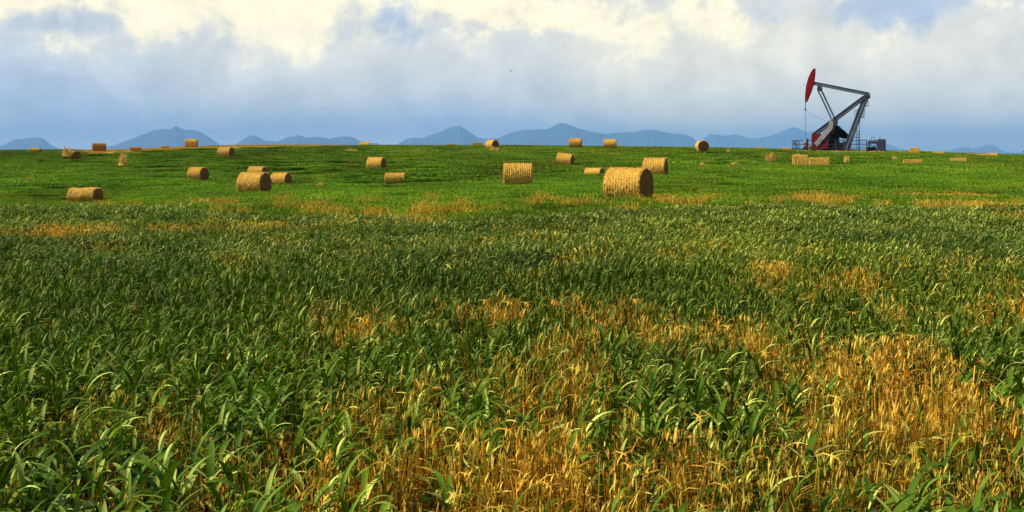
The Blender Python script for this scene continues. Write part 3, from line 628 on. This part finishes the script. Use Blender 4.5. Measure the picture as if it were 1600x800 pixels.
# loose straw tufts lying in the field
def tuft_mesh(seed, n=230):
    r = r_(seed); p = np.clip(r.normal(0, 0.22, (n, 2)), -0.34, 0.34); p[:, 0] *= 1.4
    B = Blades(); B.add(np.column_stack([p, np.abs(r.normal(0, 0.05, n))]), U(r, 0, 6.28, n), U(r, 0.15, 0.5, n), np.full(n, 0.03), U(r, 0.2, 1.5, n), U(r, -0.6, 0.9, n), 0, U(r, 0.3, 1, n), 2, [1, 1, 0.3])
    return B.build('straw_tuft', M['loose'])
TM = [tuft_mesh(s) for s in (1, 2, 4)]
TUFT = [(1138, 238, 145, 6, 6, 'tiny straw tuft on the slope under the full-faced crest bale'), (1097.5, 262, 105, 8, 9, 'upright straw tuft in the grass between the nearest bales and the pump jack'),
        (1106, 268, 98, 10, 6, 'sparse straw tuft just below the upright tuft'), (1147, 258, 112, 15, 7, 'wide loose straw tuft on the right mid slope'),
        (1204, 251, 125, 17, 15, 'slanting heap of pale straw left of the bale pair'), (1323, 254, 122, 5, 13, 'thin upright straw tuft right of the bale pair'),
        (1398, 253, 128, 9, 8, 'small straw tuft near the long low bale'), (550, 241, 140, 20, 7, 'flat straw tuft below the crest left of centre'), (773, 239, 142, 18, 9, 'straw tuft just below the domed crest bale'),
        (500, 289, 86, 10, 7, 'small straw tuft alone on the green left of centre'), (47, 285, 85, 9, 8, 'small orange straw tuft at the far left of the slope'), (318, 318, 43, 26, 12, 'dry grass tuft above the straw band on the left'),
        (192, 257, 118, 14, 22, 'yellow heap of loose straw rising to a point on the far left slope'), (1247, 244, 135, 8, 7, 'straw tuft sticking up behind the upright bale of the pair'),
        (105, 241, 127, 15, 16, 'loose straw trailing up beside the dark bale at the far left')]
def mound_mesh(seed, lean):
    """a packed heap of straw, 1 wide and 0.45 high, tip pushed sideways by lean"""
    na_, nr = 40, 14; th = np.linspace(0, 2*np.pi, na_, endpoint=False); rows = []
    for k in range(nr+1):
        f = k/nr; rr = 0.46*(1-f**0.8)*(0.8+0.4*fbm(np.cos(th)*2+seed, np.sin(th)*2+f*4, 1.5, 3)) + 0.004
        rows.append(np.stack([rr*np.cos(th)*1.1 + lean*f, rr*np.sin(th), np.full(na_, 0.43*f) + 0.03*(fbm(th*2, th*0+f*9+seed, 1.5, 2)-0.5)*(f > 0)], -1))
    V = np.array(rows); ii = np.arange(V.shape[0]*na_).reshape(-1, na_); jn = np.roll(ii, -1, 1)
    me = mesh_np('mound', V.reshape(-1, 3), np.stack([ii[:-1], jn[:-1], jn[1:], ii[1:]], -1).reshape(-1, 4)); me.materials.append(M['bale']); return me
for i, (px, py, D, wpx, hpx, label) in enumerate(TUFT):
    x = (px-800)/1600*D; o = link('straw_tuft', TM[i % 3], None); gzz = float(ground_z(np.array([x]), np.array([float(D)]))[0])
    o.location = (x, D, max(gzz, pz(py, D)-0.1) if i != 14 else pz(py, D)-0.2); k = D/1600
    o.scale = (max(0.5, wpx*k/1.1), 0.8, max(0.5, hpx*k/0.45)); o.rotation_euler[2] = 0; tag(o, label, 'straw tuft', 'loose straw tufts in the field')
    if i in (1, 4, 12, 14): link('mound', mound_mesh(i, {4: 0.25, 12: -0.12, 14: -0.35}.get(i, 0.0)), None, o)

# ------------------------------------------------------------------ mesh builder for machines
class MB:
    def __init__(s): s.bm = bmesh.new()
    def box(s, c, size, mat_=None):
        m_ = Matrix.Translation(Vector(c)) @ (mat_ or Matrix.Identity(4)) @ Matrix.Diagonal((*size, 1)); bmesh.ops.create_cube(s.bm, size=1.0, matrix=m_); return s
    def prism(s, poly, y0, y1):
        a = [s.bm.verts.new((x_, y0, z_)) for x_, z_ in poly]; b_ = [s.bm.verts.new((x_, y1, z_)) for x_, z_ in poly]; n = len(poly)
        s.bm.faces.new(a); s.bm.faces.new(b_[::-1])
        for i in range(n): s.bm.faces.new((a[i], b_[i], b_[(i+1) % n], a[(i+1) % n]))
        return s
    def tube(s, p0, p1, rad, n=8, r1=None):
        p0, p1 = Vector(p0), Vector(p1); d = p1-p0; q_ = d.to_track_quat('Z', 'Y').to_matrix().to_4x4()
        bmesh.ops.create_cone(s.bm, cap_ends=True, segments=n, radius1=rad, radius2=rad if r1 is None else r1, depth=d.length, matrix=Matrix.Translation((p0+p1)/2) @ q_); return s
    def path(s, pts, rad, n=6):
        for a, b_ in zip(pts[:-1], pts[1:]): s.tube(a, b_, rad, n)
        return s
    def ibeam(s, p0, p1, h, wd, tf=0.05, tw=0.06):
        """I-beam from p0 to p1; height h lies in the x-z plane, flange width along y"""
        p0, p1 = Vector(p0), Vector(p1); d = (p1-p0); L = d.length; xa = d.normalized(); ya = Vector((0, 1, 0)); za = xa.cross(ya).normalized(); ya = za.cross(xa)
        m_ = Matrix((xa, ya, za)).transposed().to_4x4(); m_.translation = (p0+p1)/2
        for (oz, sy, sz) in ((h/2-tf/2, wd, tf), (-h/2+tf/2, wd, tf), (0, tw, h-2*tf+0.004)):
            bmesh.ops.create_cube(s.bm, size=1.0, matrix=m_ @ Matrix.Translation((0, 0, oz)) @ Matrix.Diagonal((L, sy, sz, 1)))
        return s
    def build(s, name, material, parent=None, bevel=0.0):
        bmesh.ops.recalc_face_normals(s.bm, faces=s.bm.faces)
        if bevel: bmesh.ops.bevel(s.bm, geom=s.bm.edges[:], offset=bevel, segments=1, affect='EDGES')
        me = bpy.data.meshes.new(name); s.bm.to_mesh(me); s.bm.free(); return link(name, me, material, parent)

# ------------------------------------------------------------------ pump jack, local axes: x along the machine, z up from 0.8 m above eye height
TH = R(-31); CX, SX = math.cos(R(13)), math.sin(R(13))
def Q(px, py, y=0.0): return (((px-1310)*0.1 - SX*y)/CX, y, (232-py)*0.1)
def QP(pts, y): return [(Q(a, b_, y)[0], Q(a, b_, y)[2]) for a, b_ in pts]
GL = PAD_Z - 0.8      # ground in local z
PJ = (51.0, 160.0, 0.8)
pj = empty('pump_jack', PJ, 'tall grey oil pump jack with a dark red horse head on the crest', 'pump jack', None, TH)
hh = [(1275, 105.2), (1272.8, 105.8), (1270.5, 108.5), (1268, 113), (1265, 120), (1262.8, 128), (1261.2, 136), (1260.3, 145), (1259.9, 152), (1260, 158.5), (1262.5, 157.6), (1265, 152), (1269, 142), (1272, 132), (1273.6, 125), (1275, 113)]
MB().prism(QP(hh, 0), -0.28, 0.28).build('horse_head', M['red'], pj, 0.02)
MB().ibeam(Q(1271.5, 128.5), Q(1355, 148.7), 0.58, 0.34, 0.07, 0.12).build('walking_beam', M['steel'], pj)
m_ = MB(); m_.prism(QP([(1350, 147), (1356, 148.5), (1356.6, 154.5), (1353, 155.5), (1347, 152.5)], 0), -0.3, 0.3); m_.tube(Q(1351, 153, -0.6), Q(1351, 153, 0.6), 0.22, 16); m_.build('centre_bearing', M['darksteel'], pj)
m_ = MB(); m_.prism(QP([(1279, 132), (1284, 133), (1286, 139), (1278, 140)], 0), -0.2, 0.2); m_.tube(Q(1281.5, 138, -1.15), Q(1281.5, 138, 1.15), 0.19, 12); m_.box(Q(1281.5, 138.5, -1.15), (0.5, 0.28, 0.42)); m_.box(Q(1281.5, 138.5, 1.15), (0.5, 0.28, 0.42)); m_.build('equalizer', M['darksteel'], pj)
def QL(xl, zl, y): return (xl, y, zl)
e0 = Q(1281.5, 139, 0); c0 = Q(1302.5, 186, 0)
for y in (-1.15, 1.15):
    MB().ibeam((e0[0], y, e0[2]), (c0[0], y, c0[2]), 0.22, 0.16, 0.035, 0.05).build('pitman_arm', M['steel'], pj)
# samson post
for y0, y1 in ((-0.25, -0.55), (0.25, 0.55)):
    a = Q(1348.5, 153, 0); b_ = Q(1273, 211, 0); MB().ibeam((a[0], y0, a[2]), (b_[0], y1, b_[2]), 0.54, 0.36, 0.06, 0.1).build('front_post', M['steel'], pj)
    a = Q(1350.5, 152, 0); b_ = Q(1323, 232, 0); dz = GL+0.3; MB().ibeam((a[0], y0*0.8, a[2]), (b_[0]-0.2, y1*1.0, dz), 0.66, 0.36, 0.06, 0.1).build('rear_post', M['steel'], pj)
m_ = MB(); f0 = Q(1273.5, 211, 0)
for y in (-0.5, 0.5): m_.box((f0[0], y, (f0[2]+GL)/2), (0.3, 0.2, f0[2]-GL))
m_.build('front_support', M['darksteel'], pj)
# crank arms, weights, gear box
near = [(1297.5, 186), (1300, 184), (1303, 186), (1301.8, 201), (1279, 229), (1274, 223.5), (1296, 197)]
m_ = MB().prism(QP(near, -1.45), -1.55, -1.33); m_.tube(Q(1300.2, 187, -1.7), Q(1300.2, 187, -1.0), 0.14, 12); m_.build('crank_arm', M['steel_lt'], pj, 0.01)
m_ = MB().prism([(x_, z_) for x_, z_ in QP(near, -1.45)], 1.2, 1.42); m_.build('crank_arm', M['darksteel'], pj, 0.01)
wt = [(1270, 211), (1271.5, 208.6), (1274, 208), (1282, 209.6), (1284.5, 212.5), (1286, 216.5), (1291, 217.2), (1294.3, 221), (1295, 226), (1294, 230.5), (1289, 233), (1276, 233), (1271, 229), (1270, 220)]
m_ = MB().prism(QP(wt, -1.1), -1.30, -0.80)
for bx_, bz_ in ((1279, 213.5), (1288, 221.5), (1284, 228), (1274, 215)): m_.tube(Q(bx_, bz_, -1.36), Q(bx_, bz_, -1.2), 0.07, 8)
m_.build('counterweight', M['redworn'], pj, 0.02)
MB().prism(QP(wt, -1.1), 0.72, 1.17).build('counterweight', M['dark'], pj, 0.02)  # far weight: shade painted in as black, in place of the red
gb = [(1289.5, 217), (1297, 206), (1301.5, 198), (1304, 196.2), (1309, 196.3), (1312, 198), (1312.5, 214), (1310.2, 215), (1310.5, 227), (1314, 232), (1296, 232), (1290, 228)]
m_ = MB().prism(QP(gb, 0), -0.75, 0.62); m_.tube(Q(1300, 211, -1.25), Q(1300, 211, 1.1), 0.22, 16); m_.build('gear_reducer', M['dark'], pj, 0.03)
MB().prism(QP([(1308, 196.8), (1313, 199.4), (1319, 204.6), (1324.6, 210.5), (1325, 216.2), (1320, 217.2), (1313, 215.5), (1309, 212)], 0.4), 0.35, 0.68).build('belt_guard', M['dark'], pj, 0.03)
m_ = MB(); m_.tube(Q(1319, 224, -0.1), Q(1319, 224, 0.9), 0.32, 16); m_.box(Q(1319, 228.5, 0.4), (0.7, 0.9, 0.35)); m_.build('drive_motor', M['darksteel'], pj)
m_ = MB()
for y in (-0.62, 0.62): m_.ibeam((Q(1268, 0)[0], y, GL+0.2), (Q(1333, 0)[0], y, GL+0.2), 0.34, 0.22)
for px_ in (1272, 1290, 1308, 1328): m_.box((Q(px_, 0)[0], 0, GL+0.2), (0.2, 1.1, 0.25))
m_.build('base_skid', M['darksteel'], pj)
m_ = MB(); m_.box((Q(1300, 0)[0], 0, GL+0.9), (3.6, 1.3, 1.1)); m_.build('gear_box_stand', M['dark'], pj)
# bridle, carrier bar, polished rod, telltale cable
m_ = MB(); hx = Q(1260, 0)[0]
for y in (-0.12, 0.12): m_.tube((hx, y, Q(0, 158)[2]), (hx, y, Q(0, 170)[2]), 0.030, 6)
m_.build('bridle_cable', M['darksteel'], pj)
MB().box((hx, 0, Q(0, 170.2)[2]), (0.16, 0.42, 0.22)).build('carrier_bar', M['dark'], pj)
MB().tube((hx, 0, Q(0, 170)[2]), (hx, 0, GL+1.0), 0.030, 8).build('polished_rod', M['steel'], pj)
pts = []
for k in range(13):
    f = k/12; a = Q(1260.5+31*f, 170.5 + 17.5*f + 9.0*f*(1-f)*1.0, 0); pts.append((a[0], -0.1, a[2]))
MB().path(pts, 0.014, 4).build('slack_cable', M['darksteel'], pj)
MB().tube(Q(1256.5, 130.6, 0), Q(1263, 131.2, 0), 0.03, 6).build('sensor_arm', M['steel'], pj)
# ladder with cages and small red landings behind the post
lad = empty('ladder', (0, 0, 0), None, None); lad.parent = pj
del_ = [k for k in lad.keys()]
def ladder(parent, p0, p1, name='ladder_run'):
    m_ = MB(); p0 = Vector(p0); p1 = Vector(p1); off = Vector((0.2, 0, 0)); n = int((p1-p0).length/0.32)
    m_.tube(p0-off, p1-off, 0.028, 6); m_.tube(p0+off, p1+off, 0.028, 6)
    for k in range(n+1):
        c_ = p0.lerp(p1, k/n); m_.tube(c_-off, c_+off, 0.02, 5)
    return m_.build(name, M['darksteel'], parent)
bpy.data.objects.remove(lad)
y = 0.9
ladder(pj, (Q(1338, 0, y)[0], y, GL), Q(1340.5, 171, y), 'ladder')
ladder(pj, Q(1343, 186, y), Q(1352.5, 153, y), 'ladder')
for (px_, py_) in ((1351.5, 166), (1345.5, 183.5), (1337, 215)):
    m_ = MB(); c_ = Vector(Q(px_, py_, y)); m_.box(c_, (0.62, 0.7, 0.09))
    pl = m_.build('landing', M['redworn'], pj)
    m_ = MB()
    for dx in (-0.29, 0.29):
        for dy in (-0.32, 0.32): m_.tube(c_+Vector((dx, dy, 0)), c_+Vector((dx, dy, 1.0)), 0.02, 5)
    for zz in (0.5, 1.0):
        for dy in (-0.32, 0.32): m_.tube(c_+Vector((-0.29, dy, zz)), c_+Vector((0.29, dy, zz)), 0.02, 5)
        m_.tube(c_+Vector((0.29, -0.32, zz)), c_+Vector((0.29, 0.32, zz)), 0.02, 5)
    m_.build('guard_rail', M['steel'], pj)
m_ = MB(); c_ = Vector(Q(1337, 183, y))
for k in range(5):
    pr = [c_ + Vector((0.32*math.cos(a_), 0.32*math.sin(a_), k*0.28)) for a_ in np.linspace(0, 2*math.pi, 9)]; m_.path(pr, 0.02, 4)
for a_ in (0.5, 2.0, 3.6, 5.2): m_.tube(c_ + Vector((0.32*math.cos(a_), 0.32*math.sin(a_), 0)), c_ + Vector((0.32*math.cos(a_), 0.32*math.sin(a_), 1.15)), 0.018, 4)
m_.build('safety_cage', M['rust'], pj)

def L2W(p):   # local pump frame to world
    c_, s_ = math.cos(TH), math.sin(TH); return (PJ[0]+p[0]*c_-p[1]*s_, PJ[1]+p[0]*s_+p[1]*c_, PJ[2]+p[2])
# wellhead under the rod
wh = empty('wellhead', L2W((hx, 0, GL)), 'small dark wellhead under the hanging rod inside the fence', 'wellhead', None, TH)
m_ = MB(); m_.tube((0, 0, 0), (0, 0, 0.35), 0.22, 12); m_.tube((0, 0, 0.35), (0, 0, 0.9), 0.12, 10); m_.tube((0, 0, 0.85), (0, 0, 1.0), 0.17, 10); m_.build('casing_head', M['rust'], wh)
m_ = MB(); m_.tube((-0.5, 0, 0.5), (0.5, 0, 0.5), 0.08, 10); m_.tube((-0.3, 0, 0.5), (-0.3, 0, 0.75), 0.03, 6); m_.build('flow_tee', M['darksteel'], wh)
# fence
fe = empty('safety_fence', L2W((0, 0, GL)), 'dark steel rail fence around the foot of the pump jack', 'fence', None, TH)
def fx(px, y): return Q(px, 0, y)[0]
ztop = Q(0, 218.6)[2]-GL
Yn, Yf = -2.3, 2.4
def fence_run(pa, pb, n):
    pa, pb = Vector(pa), Vector(pb)
    for k in range(n+1):
        c_ = pa.lerp(pb, k/n); MB().box((c_.x, c_.y, ztop/2), (0.075, 0.075, ztop)).build('post', M['darksteel'], fe)
    for z_ in (ztop-0.05, ztop*0.62, ztop*0.30):
        MB().tube((pa.x, pa.y, z_), (pb.x, pb.y, z_), 0.026, 6).build('rail', M['darksteel'], fe)
fence_run((fx(1241, Yn), Yn, 0), (fx(1273, Yn), Yn, 0), 3)
fence_run((fx(1273, Yn)+0.02, Yn-0.13, 0), (fx(1351, Yn), Yn-0.13, 0), 7)
fence_run((fx(1241, Yn)-0.03, Yn+0.1, 0), (fx(1245.5, Yf), Yf, 0), 3)
fence_run((fx(1246, Yf), Yf+0.1, 0), (fx(1352, Yf), Yf+0.1, 0), 9)
MB().box((fx(1264.3, Yn), Yn-0.02, ztop/2+0.12), (0.2, 0.16, ztop+0.25)).build('gate_post', M['dark'], fe)
m_ = MB(); gx0 = fx(1242.5, Yn); m_.box((gx0+0.15, Yn+0.08, 1.35), (0.28, 0.04, 0.45)); m_.build('notice_board', M['darksteel'], fe)
# tall thin mast
ma = empty('mast', L2W((Q(1341.5, 0, 2.0)[0], 2.0, GL)), 'thin pale mast pole standing behind the pump jack ladder', 'pole', None, TH)
MB().tube((0, 0, 0), (0, 0, 5.2), 0.045, 8, 0.02).build('pole', M['steel_lt'], ma); MB().box((0, 0, 0.05), (0.35, 0.35, 0.1)).build('base_plate', M['steel'], ma)
# skid unit on the right
sk = empty('engine_skid', L2W((Q(1366, 0, -1.0)[0], -1.0, GL)), 'grey engine and tank skid with ribbed cabinet at the right of the site', 'machine', None, TH)
kx = lambda px_: (px_-1366)*0.1/CX
zz = lambda py_: (232-py_)*0.1-GL
m_ = MB(); m_.box((kx(1373), 0, zz(219)/2), (0.86, 1.7, zz(219)))
for k in range(6): m_.box((kx(1373)-0.36+k*0.144, -0.87, zz(219)/2), (0.05, 0.06, zz(219)-0.1))
m_.build('cabinet', M['cabinet'], sk)
MB().box((kx(1373), 0, zz(218.6)+0.03), (0.94, 1.8, 0.06)).build('cabinet_roof', M['darksteel'], sk)
m_ = MB().tube((kx(1354), 0, zz(221.6)), (kx(1368), 0, zz(221.6)), 0.26, 20); m_.tube((kx(1353.6), 0, zz(221.6)), (kx(1354.2), 0, zz(221.6)), 0.20, 20); m_.build('tank', M['cabinet'], sk)
m_ = MB(); zb = zz(224.3)
m_.box((kx(1361), 0, zb), (1.45, 1.0, 0.14))
for px_ in (1354.5, 1367.5):
    for y in (-0.45, 0.45): m_.box((kx(px_), y, zb/2), (0.12, 0.12, zb))
for y in (-0.45, 0.45):
    m_.tube((kx(1354.5), y, 0.25), (kx(1367.5), y, zb-0.1), 0.035, 6); m_.tube((kx(1354.5), y, zb-0.1), (kx(1367.5), y, 0.25), 0.035, 6)
m_.build('tank_frame', M['darksteel'], sk)
m_ = MB(); m_.box((kx(1359), 0.1, 0.4), (1.1, 0.8, 0.65)); m_.tube((kx(1352), 0.1, 0.45), (kx(1354), 0.1, 0.45), 0.28, 12); m_.build('engine', M['dark'], sk, 0.03)
m_ = MB()
arch = [(kx(1358)+0.27*(1-math.cos(a_)), -0.1, zz(219)+0.32*math.sin(a_)+(0.14 if 0 < k < 8 else 0)) for k, a_ in enumerate(np.linspace(0, math.pi, 9))]
m_.path(arch, 0.03, 6); m_.build('lifting_hoop', M['darksteel'], sk)
m_ = MB(); m_.tube((kx(1370), 0, zz(219)), (kx(1370), 0, zz(216.6)), 0.05, 8); m_.tube((kx(1370), 0, zz(216.6)), (kx(1371.2), 0, zz(215.8)), 0.06, 8); m_.build('exhaust_pipe', M['darksteel'], sk)
MB().box((kx(1365), 0, 0.08), (2.9, 1.6, 0.16)).build('skid_frame', M['dark'], sk)
# crate and slab
cr = empty('wooden_crate', L2W((fx(1268, -1.7), -1.7, GL)), 'small yellow timber crate behind the fence beside the worker', 'crate', None, TH)
for k in range(4): MB().box((0, -0.21, 0.12+0.24*k), (0.44, 0.03, 0.2)).build('slat', M['wood'], cr)
MB().box((0, 0, 0.5), (0.42, 0.38, 0.98)).build('box', M['wood'], cr)
sb = MB().box((0, 0, 0), (1.2, 1.0, 0.12)).build('concrete_slab', M['concrete'], None, 0.015)
sbx = (1257-800)/1600*151; sb.location = (sbx, 151, float(ground_z(np.array([sbx]), np.array([151.]))[0])+0.10); tag(sb, 'pale concrete slab lying in front of the fence corner', 'slab')
# leaning stake with red tip at the right edge
sx = (1598-800)/1600*140; sz = float(ground_z(np.array([sx]), np.array([140.]))[0])
stk = empty('marker_stake', (sx, 140, sz), 'leaning thin stake with a red tip at the right edge of the field', 'stake')
top = (0.15, 0, pz(236.4, 140)-sz)
MB().tube((-0.6, 0, -0.05), top, 0.02, 6).build('rod', M['steel'], stk); MB().box((top[0]+0.08, 0, top[2]), (0.3, 0.06, 0.16)).build('red_tip', M['redworn'], stk)
# dry grass fringe before the site: one uncountable strip
B = Blades(); r = r_(900); n = 2600; D = r.uniform(149, 154, n); x = (r.uniform(1242, 1412, n)-800)/1600*D
B.add(np.column_stack([x, D, ground_z(x, D)]), U(r, 0, 6.28, n), U(r, 0.12, 0.42, n), np.full(n, 0.035), U(r, 0.6, 1.5, n), U(r, -0.5, 1.0, n), 0, U(r, 0, 1, n), 2, [1, 1, 0.3])
dg = link('dry_grass', B.build('dry_grass', M['loose'])); tag(dg, 'strip of dry yellow brown grass along the front of the fenced pump site', 'grass', None, 'stuff')

# ------------------------------------------------------------------ worker
pe = empty('person', L2W((fx(1260, -1.5), -1.5, GL)), 'worker in white hard hat, red shirt and dark trousers standing at the fence', 'person', None, TH + R(20))
def skinned(name, verts, edges, radii, material, parent, root=0, sub=2):
    me = bpy.data.meshes.new(name); me.from_pydata(verts, edges, []); me.materials.append(material)
    o = bpy.data.objects.new(name, me); COL.objects.link(o); o.parent = parent
    sk_ = o.modifiers.new('skin', 'SKIN'); sk_.use_smooth_shade = True
    for i, rr in enumerate(radii): me.skin_vertices[0].data[i].radius = (rr, rr) if np.isscalar(rr) else rr
    me.skin_vertices[0].data[root].use_root = True
    sv = o.modifiers.new('sub', 'SUBSURF'); sv.levels = sub; sv.render_levels = sub
    return o
V = [(0, 0, .92), (0, .01, 1.15), (0, .01, 1.38), (0, 0, 1.47), (0, -.01, 1.54), (0, -.015, 1.64), (0, -.01, 1.71)]; E = [(0, 1), (1, 2), (2, 3), (3, 4), (4, 5), (5, 6)]
Rr = [(.14, .10), (.12, .09), (.13, .10), .055, .06, (.075, .09), (.06, .07)]
def chain(frm, pts, rad):
    p = frm
    for a, b_ in zip(pts, rad): V.append(a); Rr.append(b_); E.append((p, len(V)-1)); p = len(V)-1
    return p
for s_ in (-1, 1):
    chain(0, [(s_*.10, 0, .85), (s_*.11, -.02, .48), (s_*.12, .01, .09), (s_*.12, -.14, .04)], [.085, .058, .04, .035])
    hand = chain(2, [(s_*.19, 0, 1.40), (s_*.24, .03, 1.12), (s_*.22, -.12, .92), (s_*.21, -.18, .87)], [.052, .040, .028, .03])
    for k in range(4): chain(hand, [(s_*(.18+.02*k), -.22, .84-.005*k), (s_*(.18+.02*k), -.235, .80-.01*k)], [.009, .008])
    chain(hand, [(s_*.17, -.17, .84), (s_*.155, -.20, .82)], [.011, .009])
skinned('body', V, E, Rr, M['skin'], pe)
V, E, Rr = [(0, 0, .94), (0, .01, 1.15), (0, .01, 1.40)], [(0, 1), (1, 2)], [(.155, .12), (.14, .11), (.145, .115)]
for s_ in (-1, 1): chain(2, [(s_*.19, 0, 1.405), (s_*.24, .03, 1.12), (s_*.225, -.10, .95)], [.066, .054, .042])
skinned('shirt', V, E, Rr, M['shirt'], pe)
V, E, Rr = [(0, 0, .96), (0, 0, .88)], [(0, 1)], [(.15, .115), (.15, .12)]
for s_ in (-1, 1): chain(1, [(s_*.105, -.01, .75), (s_*.11, -.02, .48), (s_*.12, .01, .10)], [.098, .075, .058])
skinned('trousers', V, E, Rr, M['trousers'], pe)
for s_ in (-1, 1): MB().box((s_*.12, -.05, .05), (.11, .29, .10)).build('boot', M['dark'], pe, 0.02)
bm = bmesh.new(); bmesh.ops.create_uvsphere(bm, u_segments=20, v_segments=12, radius=.125)
for v in bm.verts:
    v.co.z = max(v.co.z, -0.01)*1.05; v.co.y *= 1.15
bmesh.ops.create_cone(bm, cap_ends=True, segments=20, radius1=.165, radius2=.155, depth=.014, matrix=Matrix.Translation((0, -.02, -.01)))
me = bpy.data.meshes.new('hard_hat'); bm.to_mesh(me); bm.free(); hat = link('hard_hat', me, M['white'], pe); hat.location = (0, -.01, 1.70)
m_ = MB()
for s_ in (-.033, .033): m_.box((s_, -.108, 1.645), (.02, .01, .01))
m_.build('eyes', M['dark'], pe); MB().prism([(-.012, 1.60), (.012, 1.60), (.006, 1.645), (-.006, 1.645)], -.135, -.10).build('nose', M['skin'], pe)

# ------------------------------------------------------------------ bird
bd = empty('bird', ((799-800)/1600*110, 110, pz(111.3, 110)), 'small dark bird gliding high in the grey sky', 'bird'); bd.rotation_euler = (0, R(32), R(10))
V = [(0, 0, 0), (.06, 0, .01), (.11, 0, .015), (.14, 0, .01), (-.06, 0, 0), (-.13, 0, 0)]; E = [(0, 1), (1, 2), (2, 3), (0, 4), (4, 5)]; Rr = [.03, .026, .018, .006, .02, .010]
for s_ in (-1, 1): chain(0, [(0.03, s_*.08, .02), (.0, s_*.17, .035), (-.05, s_*.26, .02)], [(.012, .03), (.009, .026), (.004, .012)])
skinned('body', V, E, Rr, M['bird'], bd)
MB().prism([(-.20, -.006), (-.20, .006), (-.12, .008), (-.12, -.008)], -.03, .03).build('tail', M['bird'], bd)
print('scene built')
